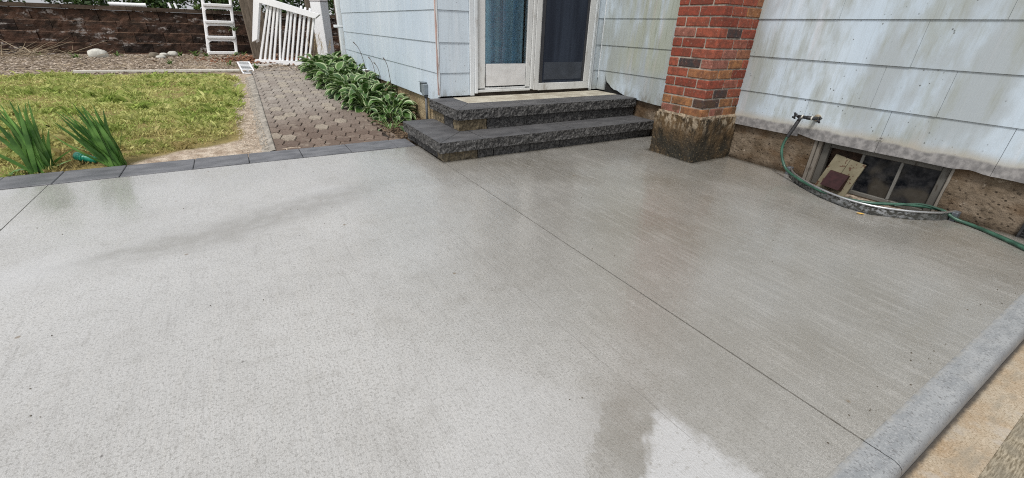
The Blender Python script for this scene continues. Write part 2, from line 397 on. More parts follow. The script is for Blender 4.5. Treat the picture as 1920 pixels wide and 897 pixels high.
def m_siding():
    b = NB('weathered pale siding', .5, .35)
    x, y, z = b.xyz()
    base = b.mix(b.ramp(b.noise(1.2, (1, 1, .5)), .3, .7), (.49, .58, .67), (.57, .65, .72))
    base = b.mix(b.ramp(b.noise(1, (55, 55, 1.3), 4, .6), .45, .75, 0, .35), base, (.38, .43, .47))
    base = b.mix(b.ramp(b.noise(1, (19, 19, .7), 4, .6, off=(5, 5, 5)), .52, .75, 0, .5), base, (.66, .70, .745))
    # broad grey-brown weathering streaks hanging on the right wall
    dz = b.noise(1, (6, 6, 1.6), 6, .62, off=(2.3, 0, 1))
    near = b.ramp(x, 3.2, 3.4)
    big = b.noise(1, (2.6, 2.6, 1.1), 5, .6, off=(1.3, 7, 1))
    base = b.mix(b.math('MULTIPLY', near, b.ramp(big, .42, .60, 0, .85)), base, (.35, .385, .40))
    base = b.mix(b.math('MULTIPLY', near, b.ramp(dz, .44, .64, 0, .65)), base, (.31, .335, .30))
    fin = b.noise(1, (90, 90, 3), 3, .6)
    base = b.mix(b.math('MULTIPLY', b.math('MULTIPLY', near, b.ramp(dz, .48, .68)), b.ramp(fin, .48, .70, 0, .5)), base, (.24, .24, .21))
    # algae between the door and the chimney
    wv = b.warp(3, .25)
    a1 = b.math('MULTIPLY', b.ramp(b.math('ABSOLUTE', b.math('SUBTRACT', y, 3.22)), .2, .52, 1, 0), b.ramp(z, .5, .66))
    a1 = b.math('MULTIPLY', a1, near)
    a1 = b.math('MULTIPLY', a1, b.ramp(b.noise(1, (11, 11, 1.1), 5, .6, off=(0, 3, 0)), .30, .52))
    base = b.mix(b.math('MULTIPLY', a1, .75), base, (.37, .395, .315))
    base = b.mix(b.math('MULTIPLY', a1, b.ramp(fin, .52, .75, 0, .6)), base, (.17, .19, .12))
    # pinkish bleed
    base = b.mix(b.ramp(b.noise(1, (9, 9, .8), 4, off=(9, 1, 1)), .58, .75, 0, .3), base, (.62, .55, .55))
    # scattered chips and specks
    sp_ = b.vor(26, (1, 1, .8)); msk = b.ramp(b.noise(2.3, off=(8, 8, 8)), .46, .62)
    base = b.mix(b.math('MULTIPLY', b.ramp(sp_, .07, .13, 1, 0), msk), base, (.12, .13, .13))
    sp2 = b.vor(70, (1, 1, .5)); low = b.ramp(z, .36, .56, 1, 0)
    base = b.mix(b.math('MULTIPLY', b.ramp(sp2, .12, .22, 1, 0), b.math('MULTIPLY', low, b.ramp(b.noise(6, off=(3, 8, 8)), .45, .65))), base, (.14, .13, .1))
    # paint worn off along the lowest edge of the right wall
    e = b.math('ADD', z, b.math('MULTIPLY', b.math('SUBTRACT', b.noise(6, (1, 1, .3), 5, .6), .5), .05))
    nearw = b.math('MULTIPLY', near, b.ramp(y, 2.3, 2.6, 1, 0))
    worn = b.math('MULTIPLY', b.ramp(e, .348, .366, 1, 0), nearw)
    stain = b.math('MULTIPLY', b.ramp(e, .355, .42, 1, 0), nearw)
    base = b.mix(b.math('MULTIPLY', stain, .7), base, (.40, .36, .29))
    wc = b.mix(b.ramp(b.noise(26, detail=5), .35, .68), (.17, .165, .165), (.31, .30, .295))
    base = b.mix(worn, base, wc)
    # mildew at the foot of the other walls
    e2 = b.math('MULTIPLY', b.ramp(b.math('ADD', z, b.math('MULTIPLY', b.noise(9, (1, 1, .4), 5), .12)), .37, .50, 1, 0), b.ramp(b.noise(20, (1, 1, .5), 4), .38, .62))
    e2 = b.math('MULTIPLY', e2, b.ramp(y, 2.4, 2.6)); e2 = b.math('MULTIPLY', e2, b.ramp(y, 3.95, 4.1, 1, 0))
    base = b.mix(b.math('MULTIPLY', e2, .75), base, (.21, .20, .165))
    b.col(base)
    b.rough(b.ramp(dz, .4, .7, .42, .65))
    b.bump(b.math('ADD', b.noise(1, (120, 120, 3), 3), b.math('MULTIPLY', b.noise(3), 2)), .0015, .6)
    return b.m
M_SIDE = m_siding()

def m_trim(name='chalky white paint', c0=(.60, .635, .66), c1=(.70, .725, .74), dirt=(.33, .30, .25), amt=.5, sc=9):
    b = NB(name, .5, .35)
    c = b.mix(b.ramp(b.noise(3, (1, 1, .5)), .3, .7), c0, c1)
    c = b.mix(b.ramp(b.noise(sc, (1.5, 1.5, .35), 5, .65), .55, .72, 0, amt), c, dirt)
    c = b.mix(b.ramp(b.vor(38, (1, 1, .6)), .06, .11, amt, 0), c, (.15, .13, .11))
    b.col(c); b.bump(b.noise(60, (1, 1, .4)), .001); return b.m
M_TRIM = m_trim()
M_DOORF = m_trim('aged door frame paint', (.56, .57, .565), (.66, .67, .665), (.26, .23, .19), .6, 13)
M_PINK = simple('bare pinkish wood edge', (.42, .30, .27), .8, .3, 20, (1, 1, .3))

def m_found(name, c0, c1, dark, bsc=40):
    b = NB(name, .9, .2)
    c = b.mix(b.ramp(b.noise(7, detail=6, rough=.6), .3, .7), c0, c1)
    c = b.mix(b.ramp(b.noise(38, (1, 1, 2), 5, .65, off=(1, 1, 1)), .55, .68, 0, .85), c, dark)
    c = b.mix(b.ramp(b.vor(30), .07, .2, .8, 0), c, dark)
    c = b.mix(b.ramp(b.noise(17, detail=4, off=(5, 5, 5)), .62, .72, 0, .55), c, (.5, .43, .35))
    x, y, z = b.xyz()
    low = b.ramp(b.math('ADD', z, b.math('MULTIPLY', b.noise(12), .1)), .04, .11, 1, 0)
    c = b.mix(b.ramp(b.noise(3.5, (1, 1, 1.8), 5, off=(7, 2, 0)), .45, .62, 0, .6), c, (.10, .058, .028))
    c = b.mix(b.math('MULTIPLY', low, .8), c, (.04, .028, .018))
    b.col(c); b.bump(b.math('ADD', b.noise(bsc, (1, 1, 1.6), 6, .7), b.math('MULTIPLY', b.ramp(b.vor(30), .05, .25), .6)), .010, .9); return b.m
M_FOUND = m_found('brown parged foundation', (.12, .09, .06), (.22, .175, .13), (.03, .022, .016))
M_FOUNDL = m_found('ochre parged foundation', (.34, .26, .15), (.42, .34, .22), (.10, .075, .045), 70)
def m_chbase():
    b = NB('stained chimney footing', .85, .25)
    x, y, z = b.xyz()
    c = b.mix(b.ramp(b.noise(9, (1, 1, .6), 6, .65), .35, .65), (.032, .024, .015), (.125, .08, .04))
    c = b.mix(b.ramp(b.noise(5, (1, 1, .35), 5, .6, off=(4, 1, 1)), .52, .7, 0, .85), c, (.018, .017, .014))
    topm = b.math('MULTIPLY', b.ramp(z, .2, .33), b.ramp(b.noise(24, (1, 1, .5), 5), .48, .6))
    c = b.mix(b.math('MULTIPLY', topm, .75), c, (.42, .35, .26))
    c = b.mix(b.math('MULTIPLY', b.ramp(z, .05, .26, 1, 0), b.ramp(b.noise(8), .35, .6, .5, 1)), c, (.028, .026, .020))
    c = b.mix(b.ramp(b.noise(60, detail=4), .56, .68, 0, .35), c, (.30, .22, .12))
    b.col(c); b.rough(b.ramp(b.noise(7), .4, .6, .5, .85)); b.bump(b.noise(45, detail=6, rough=.7), .012); return b.m

def m_brick():
    b = NB('red clay brick', .8, .25)
    t = b.attr('tone')
    cr = b.n('ShaderNodeValToRGB'); b.l(t, cr.inputs[0]); e = cr.color_ramp; e.interpolation = 'LINEAR'
    e.elements[0].position = 0; e.elements[0].color = (.035, .032, .034, 1)
    e.elements[1].position = 1; e.elements[1].color = (.36, .17, .07, 1)
    for p, c in ((.12, (.05, .045, .045)), (.16, (.16, .035, .022)), (.45, (.27, .062, .038)), (.7, (.31, .085, .05)), (.85, (.29, .12, .09)), (.93, (.3, .135, .06))):
        q = e.elements.new(p); q.color = (*c, 1)
    c = b.mix(b.ramp(b.noise(26, detail=5, rough=.65), .35, .66, 0, .65), cr.outputs[0], (.10, .042, .03))
    zz_ = b.xyz()[2]; c = b.mix(b.math('MULTIPLY', b.ramp(zz_, .36, .62, 1, 0), b.ramp(b.noise(12, detail=4), .38, .6, 0, .85)), c, (.09, .055, .03))
    c = b.mix(b.ramp(b.noise(55, detail=4, off=(2, 2, 2)), .6, .72, 0, .5), c, (.45, .3, .24))
    b.col(c); b.bump(b.noise(90, detail=5), .003); return b.m
def m_stone(name='charcoal split stone', face=(.022, .022, .023), hi=(.125, .122, .118), tan=(.15, .12, .075)):
    b = NB(name, .75, .35)
    t = b.attr('tone')
    c = b.mix(b.ramp(b.noise(60, detail=5, rough=.75), .40, .62), face, hi)
    c = b.mix(b.ramp(b.noise(30, detail=4, rough=.7, off=(3, 3, 3)), .55, .66, 0, .8), c, (.018, .018, .02))
    c = b.mix(b.ramp(b.noise(140, detail=2), .66, .75, 0, .6), c, (.33, .33, .33))
    tn = b.mix(b.ramp(b.noise(50, detail=5), .35, .7), tuple(v*.5 for v in tan), tuple(v*1.5 for v in tan))
    c = b.mix(b.ramp(t, .55, .95), c, tn)
    dk = b.mix(1, c, (.42, .42, .44), 'MULTIPLY')
    c = b.mix(b.ramp(t, .0, .4, 1, 0), c, dk)
    # smooth top face is an even slate grey
    g = b.n('ShaderNodeNewGeometry'); nz_ = b.xyz(g.outputs['True Normal'])[2]
    tm = b.ramp(nz_, .93, .97)
    tp = b.mix(b.ramp(b.noise(5, (1, 2, 1), 5), .3, .7), (.060, .060, .064), (.105, .104, .108))
    tp = b.mix(b.ramp(b.noise(70, (1, 2, 1), 3), .5, .75, 0, .4), tp, (.2, .2, .2))
    c = b.mix(tm, c, tp)
    b.col(c); b.rough(b.ramp(b.noise(6), .3, .7, .5, .75))
    b.bump(b.noise(110, detail=5, rough=.7), .0035, .8); return b.m
M_STONE = m_stone()
def m_retaining():
    b = NB('dark brown split block', .85, .25)
    t = b.attr('tone')
    c = b.mix(b.ramp(b.noise(6, (1, 1, 2), 5), .35, .7), (.022, .015, .011), (.070, .040, .028))
    c = b.mix(t, b.mix(1, c, (.5, .5, .55), 'MULTIPLY'), b.mix(1, c, (1.6, 1.5, 1.4), 'MULTIPLY'))
    x, y, z = b.xyz()
    for rz in (.305, .478, .650, .823):
        ln = b.ramp(b.math('ABSOLUTE', b.math('SUBTRACT', z, rz-.004)), .004, .012, 1, 0)
        c = b.mix(b.math('MULTIPLY', ln, b.ramp(b.noise(5, off=(0, 0, rz*9)), .35, .6, .15, .8)), c, (.24, .155, .11))
    ef = b.math('MULTIPLY', b.ramp(b.noise(2.6, (1, 1, 3.2), 5, .6), .52, .62), b.ramp(b.noise(25, detail=4), .42, .6))
    c = b.mix(b.math('MULTIPLY', ef, .75), c, (.45, .42, .40))
    c = b.mix(b.ramp(b.noise(45, (1, 1, 1.5), 4), .62, .74, 0, .7), c, (.22, .12, .08))
    b.col(c); b.bump(b.noise(30, (1, 1, 2), 6, .7), .02); return b.m
def m_ground():
    b = NB('yard soil', .95, .15)
    x, y, z = b.xyz(b.warp(4, .16))
    sand = b.mix(b.ramp(b.noise(14, detail=6, rough=.65), .35, .68), (.36, .28, .21), (.62, .53, .43))
    sand = b.mix(b.ramp(b.noise(60, detail=4), .57, .68, 0, .7), sand, (.2, .145, .09))
    soil = b.mix(b.ramp(b.noise(20, detail=6, rough=.7), .35, .68), (.15, .105, .06), (.34, .27, .17))
    chips = b.mix(b.ramp(b.noise(30, (1, 1, 1), 6, .7), .35, .66), (.13, .095, .065), (.34, .27, .20))
    chips = b.mix(b.ramp(b.vor(34), .0, .16, .8, 0), chips, (.55, .49, .42))
    lawnm = b.math('MULTIPLY', b.ramp(x, -.12, -.05, 1, 0), b.ramp(y, 7.45, 7.65, 1, 0))
    lawnm = b.math('MULTIPLY', lawnm, b.ramp(b.math('ADD', y, b.math('MULTIPLY', b.math('SUBTRACT', -.25, x), .55)), 4.16, 4.26))
    c = b.mix(lawnm, sand, b.mix(b.ramp(b.noise(5), .3, .7), (.19, .16, .06), (.30, .235, .10)))
    c = b.mix(b.ramp(y, 7.4, 7.6), c, chips)
    bed = b.math('MULTIPLY', b.ramp(x, .9, 1.05), b.ramp(y, 3.8, 3.86))
    c = b.mix(bed, c, b.mix(b.ramp(b.noise(45, detail=5), .4, .65), (.055, .04, .028), (.17, .12, .08)))
    b.col(c); b.bump(b.math('ADD', b.noise(40, detail=6, rough=.7), b.noise(9)), .02); return b.m
def m_paver():
    b = NB('wavy path pavers', .85, .25)
    t = b.attr('tone'); x, y, z = b.xyz()
    c = b.mix(t, (.135, .098, .078), (.20, .152, .122))
    dry = b.mix(t, (.27, .235, .205), (.36, .325, .285))
    f = b.ramp(b.math('ADD', y, b.math('MULTIPLY', b.noise(2.0), 1.2)), 4.7, 6.4)
    c = b.mix(f, c, dry)
    c = b.mix(b.ramp(t, .86, .9, 0, .6), c, (.36, .315, .25))
    c = b.mix(b.ramp(b.noise(70, detail=4), .46, .66, 0, .6), c, (.08, .06, .048))
    c = b.mix(b.ramp(b.noise(9, detail=4), .55, .7, 0, .4), c, (.36, .31, .25))
    b.col(c); b.bump(b.noise(150, detail=4), .003); return b.m
def m_leafmat(name, c0, c1, rough=.45, trans=.12, scale=9, edge=None):
    b = NB(name, rough, .4)
    c = b.mix(b.ramp(b.noise(scale, detail=3), .3, .7), c0, c1)
    t = b.attr('tone'); c = b.mix(t, b.mix(1, c, (.62, .68, .6), 'MULTIPLY'), b.mix(1, c, (1.35, 1.3, 1.2), 'MULTIPLY'))
    if edge:
        uv = b.n('ShaderNodeUVMap'); uv.uv_map = 'UVMap'; u, v, _ = b.xyz(uv.outputs[0])
        wob = b.math('MULTIPLY', b.math('SUBTRACT', b.noise(30), .5), .30)
        e = b.ramp(b.math('ADD', b.math('ABSOLUTE', u), wob), .70, .84)
        c = b.mix(e, c, edge)
        # midrib and veins
        h = b.n('ShaderNodeMath'); h.operation = 'SINE'; b.l(b.math('MULTIPLY', u, 17.0), h.inputs[0])
        b.bump(h.outputs[0], .0015, .6)
    b.col(c)
    b.b.inputs['Subsurface Weight'].default_value = 0
    tr = b.n('ShaderNodeBsdfTranslucent'); b.setin(tr.inputs[0], c)
    ms = b.n('ShaderNodeMixShader'); ms.inputs[0].default_value = trans
    b.l(b.b.outputs[0], ms.inputs[1]); b.l(tr.outputs[0], ms.inputs[2]); b.l(ms.outputs[0], b.out.inputs[0])
    return b.m
M_HOSTA = m_leafmat('hosta leaf', (.032, .085, .022), (.10, .195, .045), .38, .18, 5, (.40, .48, .27))
M_IRIS = m_leafmat('iris blade', (.05, .14, .028), (.16, .32, .08), .35, .25, 10)
M_WEED = m_leafmat('weed leaf', (.06, .13, .03), (.14, .22, .05), .6, .25, 10)
M_STRAW = simple('dry straw', (.36, .27, .15), .9, .35, 30)
def m_grass():
    b = NB('lawn blades', .7, .25)
    t = b.attr('tone'); x, y, z = b.xyz()
    green = b.mix(t, (.15, .225, .035), (.40, .49, .12)); yel = b.mix(t, (.37, .37, .11), (.72, .70, .31)); br = b.mix(t, (.26, .17, .08), (.52, .36, .18))
    f = b.ramp(b.noise(2.6, (1, 1.6, 1), 6, .7, off=(3, 1, 0)), .36, .62)
    c = b.mix(f, green, yel)
    edge = b.math('MULTIPLY', b.ramp(y, 4.3, 5.0, 1, .0), b.ramp(b.noise(3.3), .35, .6))
    c = b.mix(b.math('MULTIPLY', edge, .7), c, br)
    b.col(c)
    tr = b.n('ShaderNodeBsdfTranslucent'); b.setin(tr.inputs[0], c); ms = b.n('ShaderNodeMixShader'); ms.inputs[0].default_value = .25
    b.l(b.b.outputs[0], ms.inputs[1]); b.l(tr.outputs[0], ms.inputs[2]); b.l(ms.outputs[0], b.out.inputs[0]); return b.m
def m_wood(name, c0, c1, k=(6, 6, .8), rough=.85):
    b = NB(name, rough, .25)
    c = b.mix(b.ramp(b.noise(6, k, 5, .6), .3, .7), c0, c1)
    c = b.mix(b.ramp(b.noise(12, (k[0]*1.5, k[1]*1.5, k[2]), 4), .55, .7, 0, .5), c, tuple(v*.4 for v in c0))
    b.col(c); b.bump(b.noise(10, (k[0]*2, k[1]*2, k[2]), 4), .004); return b.m
M_TIMBER = m_wood('grey weathered timber', (.10, .08, .06), (.19, .155, .12))
M_TIMBER_D = m_wood('dark weathered timber', (.045, .03, .02), (.10, .07, .05))
M_PVC = m_trim('white vinyl', (.76, .77, .79), (.82, .83, .84), (.5, .48, .43), .22, 14)
M_PVC_LAD = m_trim('white ladder plastic', (.74, .75, .76), (.82, .82, .82), (.5, .48, .43), .15, 14)
M_DARK = simple('dark interior', (.012, .012, .012), .9)
M_BLACK = simple('black rubber and iron', (.022, .022, .024), .5, .4, 60, bump=.001)
M_HOSE = simple('green hose rubber', (.035, .095, .065), .35, .35, 18)
def m_galv():
    b = NB('galvanized steel', .38, .5); b.b.inputs['Metallic'].default_value = .85
    c = b.mix(b.ramp(b.noise(22, detail=5), .35, .65), (.20, .21, .21), (.42, .43, .44))
    dirt = b.math('MULTIPLY', b.ramp(b.noise(42, (1, 1, 1.5), 5, .65, off=(2, 2, 2)), .40, .55), 1.0)
    c = b.mix(dirt, c, (.035, .035, .03))
    b.col(c); b.rough(b.ramp(dirt, 0, 1, .28, .85)); b.setin(b.b.inputs['Metallic'], b.ramp(dirt, 0, 1, .9, .0)); return b.m
M_GALV = m_galv()
def m_glass(name='door glass'):
    m_ = bpy.data.materials.new(name); m_.use_nodes = True; t = m_.node_tree; t.nodes.clear()
    o = t.nodes.new('ShaderNodeOutputMaterial'); g = t.nodes.new('ShaderNodeBsdfGlossy'); tr = t.nodes.new('ShaderNodeBsdfTransparent')
    g.inputs['Roughness'].default_value = .04; tr.inputs[0].default_value = (.93, .97, .98, 1)
    fr = t.nodes.new('ShaderNodeFresnel'); fr.inputs[0].default_value = 1.55; mx = t.nodes.new('ShaderNodeMixShader')
    t.links.new(fr.outputs[0], mx.inputs[0]); t.links.new(tr.outputs[0], mx.inputs[1]); t.links.new(g.outputs[0], mx.inputs[2]); t.links.new(mx.outputs[0], o.inputs[0])
    return m_
M_GLASS = m_glass()

# ------------------------------------------------------------------ ground sheet
def ground():
    xs = [-150, -60, -25, -12, -8]+list(np.arange(-6, 3.01, .12))+[4, 6, 12, 40, 150]
    ys = [-150, -60, -20, -6, -2, 0, 1.5, 3, 3.5, 3.83]+list(np.arange(3.9, 10.9, .12))+[10.95, 11.6, 12, 16, 40, 150]
    vs = []; fs = []
    for y in ys:
        for x in xs:
            if y < 3.6: z = -.14
            elif y < 3.86: z = -.045
            else:
                z = gz(y)+.010*noise.noise(Vector((x*3, y*3, 0)))+.006*noise.noise(Vector((x*11, y*11, 3)))-.006
                if -.05 < x < .06 and y < 8: z -= .012
                if x > 1.5: z -= .02
                if .02 < x < 1.5 and 3.9 < y < 8.7: z = gz(y)-.03
                if x > 1.12 and y < 8: z = gz(y)-.005+.012*noise.noise(Vector((x*8, y*8, 1)))
                if y > 11.2: z = 1.0 if x < 12 else .3
            vs.append((x, y, z))
    nx = len(xs)
    for j in range(len(ys)-1):
        for i in range(nx-1):
            fs.append((j*nx+i, j*nx+i+1, (j+1)*nx+i+1, (j+1)*nx+i))
    b = MB(); b.add(vs, fs); tag(b.build('ground', m_ground(), smooth=True), kind='structure')
ground()

# ------------------------------------------------------------------ patio slabs (three panels with joints), curb, lower slabs
well_out = [(3.53, 1.60), (3.42, 1.545), (3.27, 1.40), (3.155, 1.21), (3.098, 1.03), (3.118, .89), (3.26, .735), (3.42, .645), (3.53, .615)]
pat = MB()
pat.prism([(-1.137, .158), (-1.137, 3.553), (-7, 3.553), (-7, .158)][::-1], -.13, 0)
pat.prism([(-1.132, .158), (1.2165, .158), (1.2165, 3.553), (-1.132, 3.553)], -.13, 0)
pat.prism([(1.2228, .158), (3.53, .158)]+well_out[::-1]+[(3.53, 2.97), (3.0, 3.03), (1.2228, 3.03)], -.13, 0)
pat.prism([(3.53, -2.5), (3.53, .158), (3.53, .5), (5.0, .5), (5.0, -2.5)], -.13, -.001)
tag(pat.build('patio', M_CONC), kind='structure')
# rounded nosing curb, profile extruded along X
def nosing(x0, x1):
    prof = [(.1595, -.01), (.1592, -.001), (.157, .0008), (.15, .0022), (.095, .002), (.082, -.002), (.074, -.010), (.070, -.022), (.069, -.13)]
    vs = []; fs = []; N = 80
    for i in range(N+1):
        x = x0+(x1-x0)*i/N
        for y, z in prof:
            wob = .002*noise.noise(Vector((x*9, y*20, z*20)))
            k_ = 1.0 if y < .12 else 0.0; vs.append((x, y+(wob-.003*math.sin(x*.9))*k_, z+wob*.2*k_))
    n = len(prof)
    for i in range(N):
        for j in range(n-1): fs.append((i*n+j, i*n+j+1, (i+1)*n+j+1, (i+1)*n+j))
    fs.append(tuple(range(n))); fs.append(tuple(range(N*n, N*n+n))[::-1])
    return vs, fs
kb = MB()
for a, b_ in ((-7, 3.525),):
    v, f = nosing(a, b_); kb.add(v, f)
tag(kb.build('curb', m_kerb(), smooth=True), kind='structure')
lw = MB(); lw.box(-7, 3.525, -.035, .0665, -.16, -.045)
tag(lw.build('lower_walk', m_tan()), kind='structure')
lb = MB(); lb.box(-7, 3.525, -2.5, -.0355, -.16, -.048)
tag(lb.build('driveway', m_broomed()), kind='structure')

# dark paver edging at the far side of the patio
ed = MB(); js = [-7.0]
x = -1.4-.36*15
js = [x+.36*i for i in range(15)]+[-1.40, -1.12, -.80, -.405, -.064, .298, .66, 1.04, 1.20]
for a, b_ in zip(js[:-1], js[1:]):
    ed.bbox(a+.002, b_-.002, 3.560, 3.840, -.06, .004+rnd.uniform(-.001, .002), .003, rnd.uniform(.42, .5))
def m_edge():
    b = NB('charcoal edging paver', .7, .3); t = b.attr('tone')
    c = b.mix(b.ramp(b.noise(6, (1, 2, 1), 5), .3, .7), (.095, .098, .108), (.16, .163, .175))
    c = b.mix(b.ramp(b.noise(120, detail=3), .55, .72, 0, .5), c, (.2, .2, .21)); b.col(c)
    b.rough(b.ramp(b.noise(4), .3, .7, .45, .75)); b.bump(b.noise(120), .0015); return b.m
tag(ed.build('patio_edging', m_edge()), kind='structure')

# ------------------------------------------------------------------ garden path of wavy hexagon pavers
def pathway():
    b = MB(); px, py = .105, .175
    cols = int(1.1/px)+4
    for i in range(-1, cols):
        for j in range(-1, 26):
            cx = .16+i*px; cyy = 3.93+j*py+(py/2 if i % 2 else 0)
            if cyy > 8.32: continue
            right = 1.10-(cyy-3.9)*.055 + (.03*math.sin(cyy*9)); left = .135+.012*(cyy-3.9)
            if cx < left-.03 or cx > right+.02: continue
            pts = []
            W_ = .0672; H_ = .0845
            cor = [(W_, 0), (W_*.5, H_), (-W_*.5, H_), (-W_, 0), (-W_*.5, -H_), (W_*.5, -H_)]
            for k in range(6):
                p0 = cor[k]; p1 = cor[(k+1) % 6]; sg = 1
                nx_, ny_ = (p1[1]-p0[1]), -(p1[0]-p0[0]); ln_ = math.hypot(nx_, ny_)
                for t_, w_ in ((0, 0), (.3, .005), (.7, -.005)):
                    X = cx+p0[0]+(p1[0]-p0[0])*t_+nx_/ln_*w_*sg; Y = cyy+p0[1]+(p1[1]-p0[1])*t_+ny_/ln_*w_*sg
                    pts.append((max(X, left), max(Y, 3.848)))
            t = rnd.random()**1.1*.84
            if rnd.random() < (.05 if cyy < 4.4 else .14): t = .95
            z = gz(cyy)+rnd.uniform(-.002, .002)
            n = 18; vs = [(X, Y, gz(Y)-.03) for X, Y in pts]
            c0 = Vector((cx, cyy, 0))
            vs += [(X+(cx-X)*.03, Y+(cyy-Y)*.04, gz(Y)-.007) for X, Y in pts]
            vs += [(X+(cx-X)*.06, Y+(cyy-Y)*.10, gz(Y)+z-gz(cyy)) for X, Y in pts]
            fs = [(k, (k+1) % n, n+(k+1) % n, n+k) for k in range(n)]+[(n+k, n+(k+1) % n, 2*n+(k+1) % n, 2*n+k) for k in range(n)]
            fs.append(tuple(range(2*n, 3*n)))
            b.add(vs, fs, t)
    tag(b.build('garden_path', m_paver()), kind='structure')
    # joint sand under the pavers
    j_ = MB(); N = 40; vs = []; fs = []
    for i in range(N+1):
        y = 3.845+(8.36-3.845)*i/N
        vs += [(.12+.012*(y-3.9), y, gz(y)-.016), (1.12-(y-3.9)*.055, y, gz(y)-.016)]
    for i in range(N): fs.append((2*i, 2*i+1, 2*i+3, 2*i+2))
    j_.add(vs, fs); tag(j_.build('path_bed', simple('path joint grit', (.025, .019, .014), .95, .35, 40)), kind='structure')
    # sloping mortar strip along the left of the path
    k = MB(); N = 60; vs = []; fs = []
    prof = [(-.115, -.030), (-.065, -.010), (-.02, .006), (.0, .010), (.008, .006), (.010, -.02)]
    for i in range(N+1):
        y = 3.85+(7.2-3.85)*i/N
        for dx, dz in prof:
            q = Vector((dx*20, y*9, 0))
            vs.append((.125+.012*(y-3.9)+dx*(1+.25*noise.noise(q)), y, gz(y)+dz+.004*noise.noise(q*2)))
    n = len(prof)
    for i in range(N):
        for j in range(n-1): fs.append((i*n+j, i*n+j+1, (i+1)*n+j+1, (i+1)*n+j))
    k.add(vs, fs); tag(k.build('path_haunch', simple('rough mortar', (.27, .245, .21), .9, .35, 18, bump=.008, bscale=50), smooth=True), kind='structure')
    # dark border soldier pavers on the right
    s_ = MB()
    for i in range(14):
        y = 3.87+i*.33
        x = 1.125-(y-3.9)*.055
        s_.beam((x, y, gz(y)-.012), (x-.018, y+.32, gz(y+.32)-.012), .055, .03, c=.5)
    tag(s_.build('path_border', simple('border paver', (.17, .13, .10), .9, .3, 25)), kind='structure')
pathway()

# ------------------------------------------------------------------ HOUSE
house = thing('house', 'pale blue-white shingled house wall with glass door, stained siding and brown stone foundation', 'house', (XR, YD, 0))
def clap_x(mb, X, ya, yb, z0, z1, seams, c=.5):
    """shingle course on a wall facing -X"""
    ys = sorted([ya]+[s for s in seams if ya < s < yb]+[yb])
    for a, b_ in zip(ys[:-1], ys[1:]):
        g = .0007; o = .010+rnd.uniform(-.0015, .0015)
        a2 = a+g; b2 = b_-g
        vs = [(X-o, a2, z0), (X-o, b2, z0), (X-.002, b2, z1), (X-.002, a2, z1), (X+.01, a2, z0), (X+.01, b2, z0), (X+.01, b2, z1), (X+.01, a2, z1)]
        mb.add(vs, [(0, 3, 2, 1), (0, 1, 5, 4), (0, 4, 7, 3), (1, 2, 6, 5), (4, 5, 6, 7), (2, 3, 7, 6)], c)
def clap_y(mb, Y, xa, xb, z0, z1, seams, c=.5):
    xs_ = sorted([xa]+[s for s in seams if xa < s < xb]+[xb])
    for a, b_ in zip(xs_[:-1], xs_[1:]):
        g = .0012; o = .009
        a2 = a+g; b2 = b_-g
        vs = [(a2, Y-o, z0), (b2, Y-o, z0), (b2, Y-.002, z1), (a2, Y-.002, z1), (a2, Y+.01, z0), (b2, Y+.01, z0), (b2, Y+.01, z1), (a2, Y+.01, z1)]
        mb.add(vs, [(0, 1, 2, 3), (0, 4, 5, 1), (0, 3, 7, 4), (1, 5, 6, 2), (4, 7, 6, 5), (3, 2, 6, 7)], c)
sd_ = MB()
TOP = 3.1
zs = COURSES+[TOP]
# right wall
seamR = {.553: [1.24, .90, .30, -.4, 1.85, 2.9, -1.2], .810: [1.12, .28, -.6, 2.0, 3.3], 1.068: [.8, 1.6, -.1, 2.7]}
bots = [.300]+zs[:-1]
for i, (a, b_) in enumerate(zip(bots, zs)):
    se = seamR.get(a, [rnd.uniform(-2, 3.8) for _ in range(6)])
    if i == 0:
        continue
    clap_x(sd_, XR, -2.5, YD-.004, a+.0015, b_, se)
# lowest course: ragged foot, broken corner beside the door
def low_course():
    segs = [(-2.5, -.2), (-.2, .562), (.562, 1.12), (1.12, 1.62), (1.62, 2.16)]
    for si, (a, b_) in enumerate(segs):
        n = max(4, int((b_-a)/.03)); vs = []; fs = []
        off = .002*(si % 2)
        for i in range(n+1):
            y = a+.001+(b_-a-.002)*i/n
            zb = .287+.0025*noise.noise(Vector((y*5, si, 0)))+.0022*noise.noise(Vector((y*26, si, 2)))
            if si == 2 and y < .73: zb += .012*max(0, 1-abs(y-.65)/.08)
            if si == 3 and y > 1.50: zb += .018*(y-1.5)/.1
            vs += [(XR-.010-off, y, zb), (XR-.002, y, .553), (XR+.008, y, zb)]
        for i in range(n):
            k = 3*i; fs += [(k, k+1, k+4, k+3), (k+2, k, k+3, k+5)]
        fs += [(0, 2, 1), (3*n, 3*n+1, 3*n+2)]
        sd_.add(vs, fs)
    # between the chimney and the door wall
    poly = [(2.5, .300), (3.02, .305), (3.30, .322), (3.44, .335), (3.50, .352), (3.56, .372), (3.61, .375), (3.66, .395), (3.70, .425), (3.735, .44), (3.755, .47), (3.765, .53), (3.766, .553)]
    n = len(poly); vs = [(XR-.010, y, z) for y, z in poly]+[(XR-.003, y, .553) for y, z in poly]+[(XR+.006, y, z) for y, z in poly]
    fs = [(i, i+n, i+n+1, i+1) for i in range(n-1)]+[(i+2*n, i, i+1, i+1+2*n) for i in range(n-1)]
    sd_.add(vs, fs)
    clap_x(sd_, XR, 3.772, YD-.004, .352, .553, [])
low_course()
# left wall
botsL = [.300]+zs[:-1]
for i, (a, b_) in enumerate(zip(botsL, zs)):
    clap_x(sd_, XL, YD+.012, 7.78, a+.0015, b_, [rnd.uniform(4.2, 7.6) for _ in range(3)])
